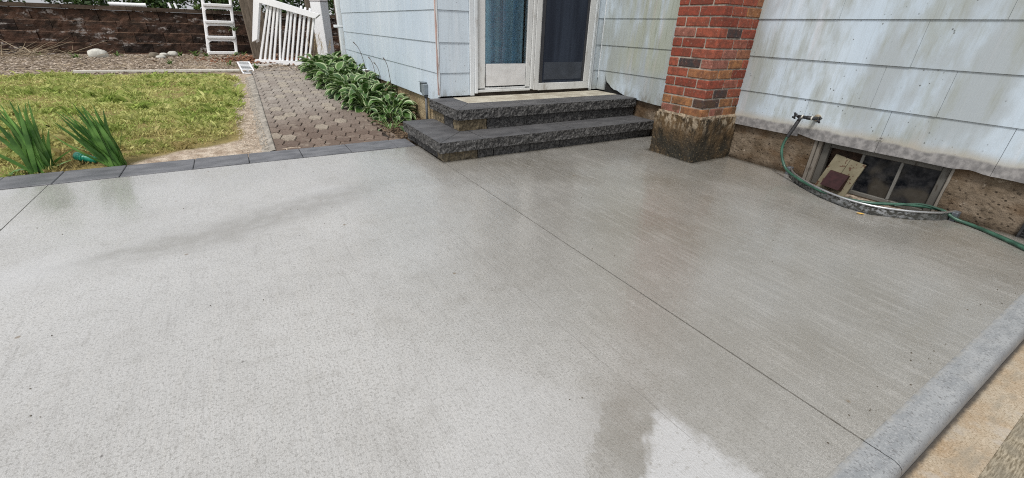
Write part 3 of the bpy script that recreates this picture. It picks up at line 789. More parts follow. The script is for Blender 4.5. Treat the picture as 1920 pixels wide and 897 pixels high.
# door wall left and right of the door and above it
for i, (a, b_) in enumerate(zip([.348]+zs[:-1], zs)):
    clap_y(sd_, YD, XL+.012, 1.885, a+.0015, b_, [])
    clap_y(sd_, YD, 3.405, XR-.012, a+.0015, b_, [])
    if a > 2.3: clap_y(sd_, YD, 1.885, 3.405, a+.0015, b_, [2.7])
sd_.build('siding', M_SIDE, house)
# sheathing behind the siding, roof over it
sh = MB()
sh.box(XR+.009, XR+.05, -2.5, YD, .312, TOP); sh.box(XL+.009, XL+.05, YD+.05, 7.78, .30, TOP)
sh.box(XL+.03, 1.93, YD+.009, YD+.05, .345, TOP); sh.box(3.385, XR, YD+.009, YD+.05, .345, TOP); sh.box(1.93, 3.385, YD+.009, YD+.05, 2.36, TOP)
sh.build('sheathing', M_DARK, house)
rf = MB(); rf.box(XL-.1, 9, YD-.1, 8.0, TOP, TOP+.12); rf.box(XR-.1, 9, -2.6, YD-.101, TOP, TOP+.12)
rf.build('roof', simple('roof underside', (.5, .52, .53), .8), house)
ow = MB(); ow.box(XL+.05, 9, 7.7, 7.78, 0, TOP); ow.box(8.9, 9, -2.5, 7.7, 0, TOP); ow.box(XR+.05, 8.9, -2.5, -2.42, 0, TOP); ow.box(XL+.05, 8.9, YD+.06, 7.7, -.05, .3)
ow.build('outer_wall', M_SIDE, house)
# corner and jamb boards
cb = MB(); cb.bbox(XL-.012, XL+.010, YD-.012, YD+.011, .345, TOP, .002)
cb.build('corner_board', M_TRIM, house)
cp_ = MB()
zz = .35
while zz < 1.5:
    zz += .012; ww_ = .0045+.0045*noise.noise(Vector((zz*7, 1, 2)))+.002*noise.noise(Vector((zz*30, 5, 2)))
    row = [(XL-.0135, YD+ww_*.7, zz), (XL-.0135, YD-.0135, zz), (XL-.012+ww_*1.6, YD-.0135, zz)]
    cp_.v += row; n_ = len(cp_.v)
    if n_ > 3: cp_.f += [(n_-6, n_-5, n_-2, n_-3), (n_-5, n_-4, n_-1, n_-2)]; cp_.c += [.5, .5]; cp_.uv += [None, None]; cp_.mi += [0, 0]
cp_.build('bare_wood', M_PINK, house)
cs = MB(); cs.bbox(XR-.013, XR-.001, 7.79-7.79+YD-.016, YD-.004, .47, TOP, .002); cs.build('corner_bead', M_TRIM, house)

# foundation
fd = MB()
fd.rough(3.535, 3.75, -2.5, .715, -.14, .31, .022, (.007, 0, 0), nscale=9, sides=(1, 0, 0, 0, 0, 0), seed=1)
fd.rough(3.535, 3.75, 1.50, YD, -.14, .31, .022, (.007, 0, 0), nscale=9, sides=(1, 0, 0, 0, 0, 0), seed=2)
fd.rough(3.545, 3.75, .715, 1.50, -.14, -.03, .022, (.005, 0, 0), nscale=9, sides=(1, 0, 0, 0, 0, 0), seed=3)
fd.build('foundation', M_FOUND, house)
fl = MB(); fl.rough(1.598, 1.8, YD-.05, 7.75, -.12, .31, .03, (.006, 0, 0), nscale=10, sides=(1, 0, 0, 0, 0, 0), seed=4)
tag(fl.build('foundation', M_FOUNDL, house), 'ochre parged foundation behind the hostas')

# ---- basement window
bw = MB()
X0 = 3.565
bw.bbox(X0-.012, X0+.03, .735, .775, -.03, .285, .003); bw.bbox(X0-.012, X0+.03, 1.40, 1.445, -.03, .285, .003)
bw.bbox(X0-.010, X0+.03, .776, 1.399, .248, .285, .003); bw.bbox(X0-.010, X0+.03, .776, 1.399, -.032, -.006, .003)
bwin = bw.build('basement_window', m_trim('flaking grey sash', (.085, .08, .07), (.155, .15, .135), (.05, .04, .03), .95, 20), house)
MJ = m_trim('flaking window jamb', (.17, .15, .125), (.28, .26, .23), (.05, .035, .025), .95, 26)
for jb in ((X0-.035, 1.448, 1.475), (X0-.045, 1.478, 1.499), (X0-.03, .716, .732)):
    j = MB(); j.bbox(jb[0], X0+.02, jb[1], jb[2], -.05, .285, .003); j.build('window_jamb', MJ, bwin)
mu = MB(); mu.bbox(X0-.008, X0+.016, 1.180, 1.197, -.005, .247, .003); mu.build('mullion', m_trim('grey mullion', (.13, .125, .115), (.20, .20, .185), (.07, .06, .05), .6, 20), bwin)
mu = MB(); mu.bbox(X0-.008, X0+.016, .962, .979, -.005, .247, .003); mu.build('mullion', m_trim('grey mullion', (.13, .125, .115), (.20, .20, .185), (.07, .06, .05), .6, 20), bwin)
def m_dirtyglass():
    b = NB('dirty basement glass', .3, .22)
    c = b.mix(b.ramp(b.noise(26, detail=6, rough=.7), .4, .65), (.004, .005, .007), (.026, .026, .028))
    c = b.mix(b.ramp(b.noise(3, detail=3, off=(0, 2, 0)), .5, .6, 0, .6), c, (.075, .065, .05))
    b.col(c); b.rough(b.ramp(b.noise(15), .4, .6, .12, .7)); return b.m
MG = m_dirtyglass()
for a, b_ in ((.776, .961), (.980, 1.179)):
    g = MB(); g.box(X0+.006, X0+.010, a, b_, -.005, .247); g.build('pane', MG, bwin)
g = MB(); g.box(X0+.07, X0+.08, 1.15, 1.42, -.03, .27); g.build('cavity', simple('rusty brown recess', (.06, .035, .022), .9, .5, 20), bwin)
dk = MB(); dk.box(X0+.09, X0+.1, .7, 1.5, -.1, .3); dk.build('cavity', M_DARK, bwin)
sl = MB(); sl.rough(3.50, 3.57, .72, 1.49, -.10, -.034, .018, (.006, 0, .004), nscale=20, sides=(1, 0, 0, 0, 0, 1), seed=8)
sl.build('sill', simple('crumbling sill mortar', (.27, .22, .17), .9, .5, 30, bump=.005), bwin)

# vent board leaning in the first light of the window
vb = thing('vent_cover', 'beige paint-peeling board with dark red square vent hood leaning in the basement window', 'vent cover', (3.52, 1.28, -.02))
b = MB()
P = [Vector((3.505, 1.395, -.035)), Vector((3.495, 1.185, -.050)), Vector((3.545, 1.150, .185)), Vector((3.548, 1.345, .215))]
nrm = (P[1]-P[0]).cross(P[3]-P[0]).normalized()
if nrm.x > 0: nrm = -nrm
mid = (P[0]+P[1])/2; midt = (P[2]+P[3])/2; du = (P[1]-P[0]).normalized()*.0015
for quad in ((P[0], mid-du, midt-du, P[3]), (mid+du, P[1], P[2], midt+du)):
    v = [p for p in quad]+[p-nrm*.014 for p in quad]
    b.add(v, [(0, 1, 2, 3), (7, 6, 5, 4), (0, 4, 5, 1), (1, 5, 6, 2), (2, 6, 7, 3), (3, 7, 4, 0)])
def m_board():
    b_ = NB('peeling beige paint', .7, .3)
    c = b_.mix(b_.ramp(b_.noise(8), .3, .7), (.16, .14, .09), (.235, .21, .145))
    c = b_.mix(b_.ramp(b_.noise(38, detail=3), .60, .64, 0, 1), c, (.09, .05, .03)); b_.col(c); return b_.m
b.build('board', m_board(), vb)
b = MB(); q = (P[0]+P[1]+P[2]+P[3])/4+nrm*.001
ux = (P[1]-P[0]).normalized(); uy = (P[3]-P[0]).normalized(); uy = (uy-ux*uy.dot(ux)).normalized()
q = q-uy*.035+ux*.0
def qp(a, c, d): return q+ux*a+uy*c+nrm*d
v = [qp(-.062, -.055, 0), qp(.062, -.055, 0), qp(.062, .055, 0), qp(-.062, .055, 0), qp(-.062, -.055, .062), qp(.062, -.055, .062), qp(.062, .052, .022), qp(-.062, .052, .022)]
b.add(v, [(4, 5, 6, 7), (0, 3, 7, 4), (1, 5, 6, 2), (3, 2, 6, 7), (0, 4, 5, 1)])
b.build('vent_hood', simple('dark oxide red paint', (.03, .010, .011), .5, .3, 30, spec=.2), vb)
b = MB(); b.add([qp(-.05, -.0565, .008), qp(.05, -.0565, .008), qp(.05, -.0565, .052), qp(-.05, -.0565, .052)], [(0, 1, 2, 3)])
b.build('vent_opening', M_DARK, vb)

# ---- chimney
ch = MB(); BH, BP = .0615, .072
bx0, bx1, by0, by1 = 3.055, 3.515, 2.155, 2.560
core = MB(); core.rough(bx0+.006, bx1-.02, by0+.006, by1-.006, .30, TOP+.6, .06, (.001, .001, 0), seed=5)
chim = MB()
def brick(x0, x1, y0, y1, z0, z1, t):
    chim.bbox(x0, x1, y0, y1, z0, z1, .005, t)
ncourse = int((TOP+.55-.352)/BP)
hard = {(8, 'r', 1): .05, (2, 'r', 0): .05, (1, 'c', 0): .06, (7, 'l', 0): .3}
for c in range(ncourse):
    z0 = .355+c*BP; z1 = z0+BH
    def tone():
        r = rnd.random()
        if c < 1: return rnd.choice([.05, .95, .97, .85])
        if c < 2: return rnd.choice([.93, .97, .55])
        if r < .035: return .06
        if r < .14: return rnd.uniform(.9, .97)
        return rnd.uniform(.18, .92) if r < .8 else rnd.uniform(.4, .65)
    j_ = .010; D = .098; L = .200
    if c % 2 == 0:
        # corner brick long on the -X face, header on the -Y face
        cuts_y = [by0, by0+L, by1]; cuts_x = [bx0+D+j_, bx0+D+j_+L-.01, bx1]
        ys = [(by0, by0+L), (by0+L+j_, by1)]
        xs = [(bx0+D+j_, bx0+D+j_+.165), (bx0+D+2*j_+.165, bx1)]
        cor = (bx0, bx0+D, by0, by0+L)
    else:
        ys = [(by0+D+j_, by0+D+j_+L), (by0+D+2*j_+L, by1)]
        xs = [(bx0+L+j_, bx0+L+j_+.165), (bx0+L+2*j_+.165, bx1)]
        cor = (bx0, bx0+L, by0, by0+D)
        ys = [(by0, by0)]+ys
    jit = lambda: rnd.uniform(-.0025, .0015)
    t = tone()
    if c == 3 or c == 2: t = .5
    if c == 1: t = .06
    o = jit(); brick(cor[0]+o, cor[1], cor[2]+o, cor[3], z0, z1, t)
    for k, (a, b_) in enumerate(ys[1:] if ys[0][0] == by0 else ys):
        o = jit(); brick(bx0+o, bx0+D, a, b_, z0, z1, tone())
    for k, (a, b_) in enumerate(xs):
        o = jit(); t = tone()
        if (c, k) in ((8, 0), (2, 0)): t = .05
        brick(a, b_, by0+o, by0+D, z0, z1, t)
chn = chim.build('chimney', m_brick(), house)
core.build('mortar', simple('aged mortar', (.30, .265, .225), .95, .3, 25, bump=.003), chn)
cbm = MB(); cbm.rough(3.035, 3.53, 2.130, 2.585, -.01, .345, .016, (.008, .008, .006), nscale=12, sides=(1, 1, 1, 1, 0, 1), seed=6)
cbm.build('footing', m_chbase(), chn)
mw = MB(); mw.rough(3.05, 3.52, 2.146, 2.57, .338, .362, .016, (.005, .005, .003), nscale=20, sides=(1, 1, 1, 1, 0, 1), seed=7)
mw.build('mortar_wash', simple('pale mortar wash', (.30, .24, .17), .9, .5, 35, bump=.004), chn)

# ---- sliding door
dY = YD
tr = MB()
tr.bbox(1.887, 1.930, dY-.022, dY+.02, .345, 2.36, .003); tr.bbox(1.932, 1.962, dY-.034, dY+.02, .365, 2.33, .003); tr.bbox(3.348, 3.372, dY-.034, dY+.02, .365, 2.33, .003)
tr.bbox(3.373, 3.405, dY-.022, dY+.02, .345, 2.36, .003); tr.bbox(1.93, 3.373, dY-.022, dY+.02, 2.30, 2.36, .003)
tr.build('door_casing', M_TRIM, house)
sdr = MB()
Yf = dY-.012
sdr.bbox(1.964, 2.052, Yf, dY+.05, .405, 2.30, .003)      # left stile
sdr.bbox(2.522, 2.572, Yf, dY+.05, .405, 2.30, .003)
sdr.bbox(2.053, 2.521, Yf+.004, dY+.05, .395, .412, .003)
sdr.bbox(1.964, 2.572, Yf-.012, dY+.05, .370, .394, .003)  # track
door = sdr.build('sliding_door', M_DOORF, house)
pn = MB(); NX, NZ = 20, 10; vs = []; fs = []
for i in range(NX+1):
    for k in range(NZ+1):
        u = i/NX; v = k/NZ
        d = .006*noise.noise(Vector((u*3, v*3, 0)))+.007*math.exp(-((v-.35-.5*(u-.5))**2)/.01)*max(0, u-.4)
        vs.append((2.062+u*.452, Yf+.002-abs(d), .425+v*.203))
for i in range(NX):
    for k in range(NZ):
        a = i*(NZ+1)+k; fs.append((a, a+NZ+1, a+NZ+2, a+1))
pn.add(vs, fs); pn.box(2.062, 2.514, Yf+.008, Yf+.02, .425, .628)
pn.build('kick_panel', m_trim('dented white panel', (.60, .60, .60), (.68, .68, .68), (.35, .31, .28), .3, 12), door, True)
gl = MB(); gl.box(2.053, 2.521, Yf+.016, Yf+.020, .63, 2.29); gl.build('glass', M_GLASS, door)
md = MB(); md.bbox(2.575, 2.606, Yf-.016, dY+.05, .380, 2.30, .003); md.bbox(2.609, 2.665, Yf-.022, dY+.05, .372, 2.30, .003)
md.build('meeting_stile', M_DOORF, door)
# screen door on the right
sc_ = MB(); Ys = Yf-.018
sc_.bbox(2.667, 3.346, Ys, dY+.03, .366, .438, .003); sc_.bbox(3.272, 3.346, Ys, dY+.03, .440, 2.29, .003); sc_.bbox(2.667, 2.672, Ys, dY+.03, .440, 2.29, .001)
scr = sc_.build('screen_frame', M_DOORF, door)
def m_screen():
    b_ = NB('dusty insect screen', .75, .3); c = b_.mix(b_.ramp(b_.noise(1, (10, 10, .7), 4), .35, .7), (.012, .017, .030), (.030, .040, .062)); b_.col(c); return b_.m
MS = m_screen()
s2 = MB(); s2.box(2.672, 3.272, Ys+.010, Ys+.012, .440, 2.29); s2.build('insect_screen', MS, door)
s2 = MB(); s2.box(2.735, 3.235, Ys+.006, Ys+.0095, .470, .640); s2.build('lower_panel', simple('dim panel behind mesh', (.040, .048, .064), .6, .2, 8), door)
s2 = MB(); s2.box(2.6725, 2.715, Ys+.005, Ys+.0095, .440, 2.29); s2.box(3.242, 3.2715, Ys+.005, Ys+.0095, .440, 2.29); s2.build('inner_stile', simple('dim stile behind mesh', (.035, .036, .042), .6), door)
# sill under the door
th = MB(); th.rough(1.93, 3.37, dY-.012, dY+.05, .332, .368, .02, (0, .004, .002), nscale=15, sides=(0, 0, 1, 0, 0, 1)); th.build('door_sill', m_wood('rotten sill', (.018, .014, .011), (.055, .042, .032), (.8, 6, 6)), door)
# curtain
cu = MB(); vs = []; fs = []; N = 150
fold = lambda u: .032*math.sin(u*8.5+1.2*math.sin(u*3))+.009*math.sin(u*19+1.3)
for i in range(N+1):
    u = i/N
    for z in (.45, 2.28): vs.append((1.99+u*.56, dY+.085+fold(u*3.0)*(1.0 if z < 1 else .8), z))
for i in range(N): fs.append((2*i, 2*i+2, 2*i+3, 2*i+1))
cu.add(vs, fs)
cur = cu.build('curtain', None or simple('teal drape cloth', (.40, .64, .86), .8, .3, 9, (1, 1, .08)), None, True)
tag(cur, 'teal pleated curtain hanging behind the left pane of the glass door', 'curtain')
rm = MB(); rm.box(1.93, 3.39, dY+.35, dY+.36, .3, 2.4); rm.box(1.92, 1.93, dY+.05, dY+.36, .3, 2.4); rm.box(3.39, 3.40, dY+.05, dY+.36, .3, 2.4)
rm.build('inner_wall', M_DARK, house)

# chimney-side dark hole backing is the sheathing; broken crumbs at the hole's edge
# small hole in siding
hl = MB()
for i in range(9):
    a = i/9*6.283; hl.tube([(XR-.012, 1.115+.004*math.cos(a), .378+.003*math.sin(a)), (XR-.022-.004*rnd.random(), 1.115+.018*math.cos(a), .378+.012*math.sin(a))], .002, 4)
hl.build('frayed_hole', simple('frayed grey fibre', (.35, .34, .32), .9, .4, 80), house)
# louvre at the far right end
lv = thing('louvre_grille', 'black louvred grille low on the foundation at the right edge', 'grille', (3.52, .2, -.05))
b = MB(); b.box(3.522, 3.53, .05, .338, -.02, .09); b.bbox(3.508, 3.53, .338, .350, -.02, .10, .002); b.bbox(3.505, 3.53, .03, .337, .091, .102, .002); b.build('frame', M_BLACK, lv)
for i in range(6):
    b = MB(); b.beam((3.512, .05, -.005+i*.016), (3.512, .336, -.005+i*.016), .012, .003, upv=(1, 0, .7), bev=.0005); b.build('slat', M_BLACK, lv)

# ---- downspout
dp = thing('downspout', 'white square downspout at the far corner of the house wall', 'downspout', (1.56, 7.90, gz(7.9)))
b = MB(); b.bbox(1.505, 1.590, 7.80, 7.89, gz(7.9)+.03, TOP, .008); b.build('pipe', M_TRIM, dp)
b = MB(); b.bbox(1.44, 1.504, 7.81, 7.86, .86, .90, .006); b.bbox(1.495, 1.60, 7.795, 7.80, .87, .89, .001); b.build('bracket', M_PVC, dp)

# ---- outlets on the left wall
MGB = simple('grey outlet plastic', (.20, .235, .26), .5, .15, 30); MGB2 = simple('dark grey outlet plastic', (.10, .125, .14), .5, .15, 30)
ob = thing('outlet_box', 'grey two-gang outdoor outlet box with conduit below it beside the steps', 'outlet box', (1.54, 4.22, 0), 'outlet boxes on the left wall')
b = MB(); b.bbox(1.520, XL-.006, 4.165, 4.235, .325, .43, .006); b.build('cover', MGB, ob)
b = MB(); b.bbox(1.532, XL-.006, 4.238, 4.312, .335, .432, .006); b.build('box', MGB2, ob)
b = MB(); b.bbox(1.515, 1.565, 4.19, 4.29, .437, .446, .003); b.build('hood', MGB, ob)
b = MB(); b.tube([(1.552, 4.20, .326), (1.552, 4.20, -.01)], .013, 10); b.tube([(1.552, 4.20, .330), (1.552, 4.20, .300)], .019, 10); b.build('conduit', simple('dark conduit', (.09, .10, .11), .5), ob, True)
ob2 = thing('outlet_box', 'small outlet box with a white cover above the hostas, farther along the wall', 'outlet box', (1.54, 6.45, 0), 'outlet boxes on the left wall')
b = MB(); b.bbox(1.515, XL-.006, 6.36, 6.44, .265, .36, .006); b.build('box', simple('weathered dark box', (.09, .085, .075), .6, .4, 40), ob2)
b = MB(); b.bbox(1.50, XL-.006, 6.442, 6.53, .255, .365, .006); b.build('cover', M_TRIM, ob2)

# ------------------------------------------------------------------ stone steps
st = thing('stone_steps', 'two-tier charcoal split-stone steps in front of the glass door', 'steps', (2.3, 3.4, 0))
MT = M_STONE
SEED = [0]
def cap(x0, x1, y0, y1, z0, z1, sides):
    SEED[0] += 1; b = MB(); g = .0035
    b.rough(x0+g, x1-g, y0+g, y1-g, z0, z1, .0125, (.010, .010, 0), .48, 26, SEED[0], sides=sides)
    o = b.build('cap_stone', MT, st); return o
def rblk(x0, x1, y0, y1, z0, z1, t, sides):
    SEED[0] += 1; b = MB(); g = .0035
    b.rough(x0+g, x1-g, y0+g, y1-g, z0, z1, .0125, (.007, .007, 0), t, 24, SEED[0], sides=sides)
    return b.build('riser_block', MT, st)
# lower risers (front y=3.005)
xs = [1.225, 1.52, 1.665, 2.02, 2.34, 2.72, 3.08, 3.50]
tn = [.85, .35, .30, .35, .3, .38, .3]
for i in range(7): rblk(xs[i], xs[i+1], 3.004, 3.14, 0, .074, tn[i], (1 if i == 0 else 0, 0, 1, 0, 0, 0))
ysl = [3.14, 3.42, 3.66, 3.86]
for i in range(3): rblk(1.225, 1.36, ysl[i], ysl[i+1], 0, .074, (.2, .35, .5)[i], (1, 0, 0, 1, 0, 0))
# lower caps with mitred corner
def capmit(poly, z0, z1):
    """corner stone: triangle halves, broken outer faces"""
    SEED[0] += 1; b = MB(); n = len(poly)
    vs = []; fs = []
    ring = []
    for i in range(n):
        a = Vector(poly[i][:2]); c = Vector(poly[(i+1) % n][:2]); rough_ = poly[i][2]
        m_ = max(1, int((c-a).length/.0125))
        for k in range(m_): ring.append((a+(c-a)*k/m_, rough_, (c-a).normalized()))
    K = 6; R_ = len(ring)
    for k in range(K+1):
        z = z0+(z1-z0)*k/K
        for p, r_, d in ring:
            q = Vector((p.x*26+SEED[0], p.y*26, z*26)); h = (noise.noise(q)+.6*noise.noise(q*2.3)+.35*noise.noise(q*5))*.010 if r_ else 0
            vs.append((p.x+d.y*h, p.y-d.x*h, z))
    for k in range(K):
        for i in range(R_):
            i2 = (i+1) % R_; fs.append((k*R_+i, k*R_+i2, (k+1)*R_+i2, (k+1)*R_+i))
    fs.append(tuple(range(K*R_, K*R_+R_))); fs.append(tuple(range(R_))[::-1])
    b.add(vs, fs, .48); return b.build('cap_stone', MT, st)
cx0, cy0 = 1.186, 2.967
capmit([(cx0, cy0, 1), (1.56, cy0, 0), (1.56, 3.30, 0), (1.50, 3.28, 0)], .076, .158)
capmit([(cx0-.0, cy0+.004, 0), (1.497, 3.283, 0), (1.50, 3.50, 0), (cx0, 3.50, 1)], .076, .158)
xs = [1.563, 2.02, 2.47, 2.86, 3.24, 3.495]
for i in range(5): cap(xs[i], xs[i+1], cy0+rnd.uniform(-.003, .003), 3.31, .076, .158, (0, 0, 1, 0, 0, 0))
cap(cx0, 1.50, 3.503, 3.86, .076, .158, (1, 0, 0, 1, 0, 0))
# core
b = MB(); b.box(1.33, 3.5, 3.10, 3.88, -.02, .155); b.build('core', M_DARK, st)
# upper risers
xs = [1.483, 1.745, 2.16, 2.46, 2.80, 3.13, 3.50]
tn = [.92, .25, .2, .28, .22, .3]
for i in range(6): rblk(xs[i], xs[i+1], 3.275, 3.40, .160, .250, tn[i], (1 if i == 0 else 0, 0, 1, 0, 0, 0))
rblk(1.483, 1.6, 3.40, 3.60, .160, .250, .2, (1, 0, 0, 0, 0, 0)); rblk(1.483, 1.6, 3.60, 3.86, .160, .250, .9, (1, 0, 0, 0, 0, 0))
b = MB(); b.box(1.59, 3.5, 3.38, 3.885, .156, .248); b.build('core', M_DARK, st)
# upper caps
ux, uy_ = 1.461, 3.252
capmit([(ux, uy_, 1), (1.80, uy_, 0), (1.80, 3.545, 0), (1.705, 3.545, 0)], .252, .335)
capmit([(ux, uy_+.004, 0), (1.702, 3.548, 0), (1.702, 3.70, 0), (ux, 3.70, 1)], .252, .335)
xs = [1.803, 2.15, 2.50, 2.83, 3.17, 3.497]
for i in range(5): cap(xs[i], xs[i+1], uy_+rnd.uniform(-.003, .003), 3.545, .252, .335, (0, 0, 1, 0, 0, 0))
cap(ux, 1.702, 3.703, 3.888, .252, .335, (1, 0, 0, 0, 0, 0))
b = MB(); b.bbox(1.706, 3.495, 3.549, 3.884, .25, .336, .003)
def m_land():
    b_ = NB('worn buff concrete', .75, .3)
    x, y, z = b_.xyz(); c = b_.mix(b_.ramp(b_.noise(7, detail=6), .35, .65), (.36, .325, .26), (.52, .49, .41))
    c = b_.mix(b_.ramp(b_.noise(30, (1, 2, 1), 5), .55, .68, 0, .6), c, (.22, .185, .13)); b_.col(c); b_.bump(b_.noise(90), .002); return b_.m
b.build('landing_slab', m_land(), st)

# ------------------------------------------------------------------ faucet, hose, well, leaf
fc = thing('faucet', 'black iron outdoor faucet with cross handles on the siding above the green hose', 'faucet', (3.44, 1.55, .435))
b = MB(); b.tube([(3.43, 1.625, .437), (3.43, 1.505, .441)], .0115, 10); b.tube([(XR-.005, 1.525, .437), (3.43, 1.525, .440)], .011, 10); b.tube([(3.43, 1.56, .439), (3.43, 1.54, .4395)], .015, 6)
b.tube([(3.43, 1.600, .440), (3.42, 1.608, .405)], .012, 10); b.build('body', M_BLACK, fc, True)
b = MB(); b.tube([(XR-.003, 1.525, .439), (XR-.016, 1.525, .439)], .024, 12); b.build('flange', simple('corroded brass', (.35, .30, .22), .6, .4, 60), fc)
def cross(cy_, sgn):
    b = MB(); b.tube([(3.43, cy_, .438), (3.43, cy_+sgn*.022, .438)], .006, 8)
    for a in (.4, 1.97, 3.54, 5.11):
        d = Vector((math.cos(a), 0, math.sin(a)))*.023; c0 = Vector((3.43, cy_+sgn*.022, .438))
        b.tube([c0, c0+d*.6, c0+d], [.005, .0055, .008], 6)
    return b
cross(1.625, 1).build('handle', M_BLACK, fc, True); cross(1.50, -1).build('handle', M_BLACK, fc, True)
MW = simple('pale washer', (.6, .58, .52), .5)
for ya, yb in ((1.595, 1.588), (1.53, 1.522)):
    b = MB(); b.tube([(3.43, ya, .440), (3.43, yb, .440)], .0140, 10); b.build('washer', MW, fc)

def spline(pts, n=10):
    pts = [Vector(p) for p in pts]; out = []
    for i in range(len(pts)-1):
        p0 = pts[max(i-1, 0)]; p1 = pts[i]; p2 = pts[i+1]; p3 = pts[min(i+2, len(pts)-1)]
        for k in range(n):
            t = k/n; out.append(.5*((2*p1)+(-p0+p2)*t+(2*p0-5*p1+4*p2-p3)*t*t+(-p0+3*p1-3*p2+p3)*t*t*t))
    out.append(pts[-1]); return out
hose = thing('garden_hose', 'green garden hose hanging from the black faucet and running along the window well', 'hose', (3.4, 1.6, 0))
b = MB(); b.tube(spline([(3.42, 1.608, .405), (3.405, 1.615, .36), (3.385, 1.63, .29)]), .0125, 10); b.build('hose_guard', M_BLACK, hose, True)
main = [(3.386, 1.630, .292), (3.375, 1.636, .24), (3.37, 1.63, .185), (3.368, 1.60, .12), (3.35, 1.54, .065), (3.27, 1.40, .045), (3.18, 1.22, .038), (3.155, 1.06, .04), (3.20, .92, .05), (3.33, .79, .062), (3.455, .68, .050), (3.46, .60, .02), (3.455, .52, .012), (3.385, .40, .012), (3.29, .27, .012), (3.20, .15, .012), (3.13, .03, .012), (3.09, -.15, -.03), (3.1, -.5, -.033), (3.2, -.9, -.033)]
b = MB(); b.tube(spline(main), .0095, 10); b.build('tube', M_HOSE, hose, True)
h2 = tag(None or (lambda q: (q.tube(spline([(3.26, .84, .052), (3.36, .765, .073), (3.44, .68, .055), (3.475, .60, .012), (3.47, .50, .008), (3.42, .40, .008), (3.35, .285, .008), (3.27, .17, .008), (3.19, .02, .006), (3.16, -.15, -.036), (3.2, -.6, -.036)]), .006, 8), q.build('electric_cable', simple('dark green cable', (.03, .07, .05), .5), None, True))[1])(MB()),
         'thin dark green cord lying beside the hose past the window well', 'cord')

ww = thing('window_well', 'galvanized curved window well set into the concrete before the basement window', 'window well', (3.3, 1.1, 0))
def arc(off, z): 
    pts = [(3.50, 1.585), (3.42, 1.533), (3.30, 1.415), (3.19, 1.245), (3.125, 1.06), (3.14, .90), (3.25, .755), (3.40, .655), (3.52, .625)]
    c = Vector((3.6, 1.1, 0)); return [Vector((x, y, z))+((Vector((x, y, 0))-c).normalized()*off) for x, y in pts]
b = MB()
# wall of the well: ribbed sheet swept along the arc
rib = [(-.13, 0), (-.10, .004), (-.07, 0), (-.045, -.003), (-.02, 0), (.0, .003), (.018, .003), (.032, 0), (.048, 0)]
rows = [spline(arc(o, z), 8) for z, o in rib]; n = len(rows[0]); vs = [p for r_ in rows for p in r_]; fs = []
for i in range(len(rows)-1):
    for j_ in range(n-1): fs.append((i*n+j_, i*n+j_+1, (i+1)*n+j_+1, (i+1)*n+j_))
vi = [Vector(p)+(Vector((3.6, 1.1, p[2]))-Vector(p)).normalized()*.002 for p in vs]; m0 = len(vs)
fs2 = [(d+m0, c+m0, b2+m0, a+m0) for a, b2, c, d in fs]
b.add(vs+vi, fs+fs2); b.build('well_wall', M_GALV, ww, True)
b = MB(); b.tube(spline(arc(.001, .050), 8), .0065, 10); b.build('rim', simple('bright zinc rim', (.55, .56, .57), .38, .12, 20, metal=.9), ww, True)
MF = simple('dull zinc flange', (.14, .155, .175), .55, .3, 40, metal=.5)
b = MB(); b.bbox(3.47, 3.528, .598, .628, -.02, .052, .003); b.build('flange', MF, ww)
b = MB(); b.bbox(3.485, 3.528, 1.580, 1.612, -.02, .056, .003); b.build('flange', MF, ww)
dr = MB()
for i in range(260):
    x = rnd.uniform(3.2, 3.5); y = rnd.uniform(.8, 1.45); s = rnd.uniform(.006, .02); a = rnd.uniform(0, 3)
    dr.add([(x+s*math.cos(a), y+s*math.sin(a), -.125+rnd.uniform(0, .02)), (x-s*.5*math.sin(a), y+s*.5*math.cos(a), -.125+rnd.uniform(0, .02)), (x-s*math.cos(a), y-s*math.sin(a), -.122), (x+s*.5*math.sin(a), y-s*.5*math.cos(a), -.12)], [(0, 1, 2, 3)], rnd.random())
tag(dr.build('leaf_litter', simple('rotten brown leaves', (.11, .05, .03), .9, .5, 20)), 'brown leaf debris in the bottom of the window well', 'leaf litter', kind='stuff')
lf = MB(); pts = []
for k in range(10):
    a = k/10*6.283; pts.append((3.070+.022*math.cos(a)*math.cos(-1.0)-.009*math.sin(a)*math.sin(-1.0), .925+.022*math.cos(a)*math.sin(-1.0)+.009*math.sin(a)*math.cos(-1.0), .0035+.003*abs(math.sin(a))))
lf.add(pts+[(3.07, .925, .0015)], [(k, (k+1) % 10, 10) for k in range(10)])
tag(lf.build('fallen_leaf', simple('yellow leaf', (.62, .38, .07), .5, .2, 60)), 'single yellow leaf lying on the concrete below the window well', 'leaf')

gb_ = MB(); r5 = random.Random(31)
for i in range(150):
    x = r5.uniform(-1.6, 3.3); y = r5.uniform(.2, 3.5) if i < 90 else r5.uniform(.17, .24); q = r5.uniform(.0008, .0028)
    if x > 3.0 and .55 < y < 1.65: continue
    a = r5.uniform(0, 3); gb_.tube([(x, y, .001), (x+math.cos(a)*q*1.6, y+math.sin(a)*q*1.6, .0018)], [q*.8, q*.5], 5)
tag(gb_.build('grit', simple('dark grit', (.09, .075, .055), .9, .4, 50)), 'scattered grit crumbs on the concrete', 'grit', kind='stuff')

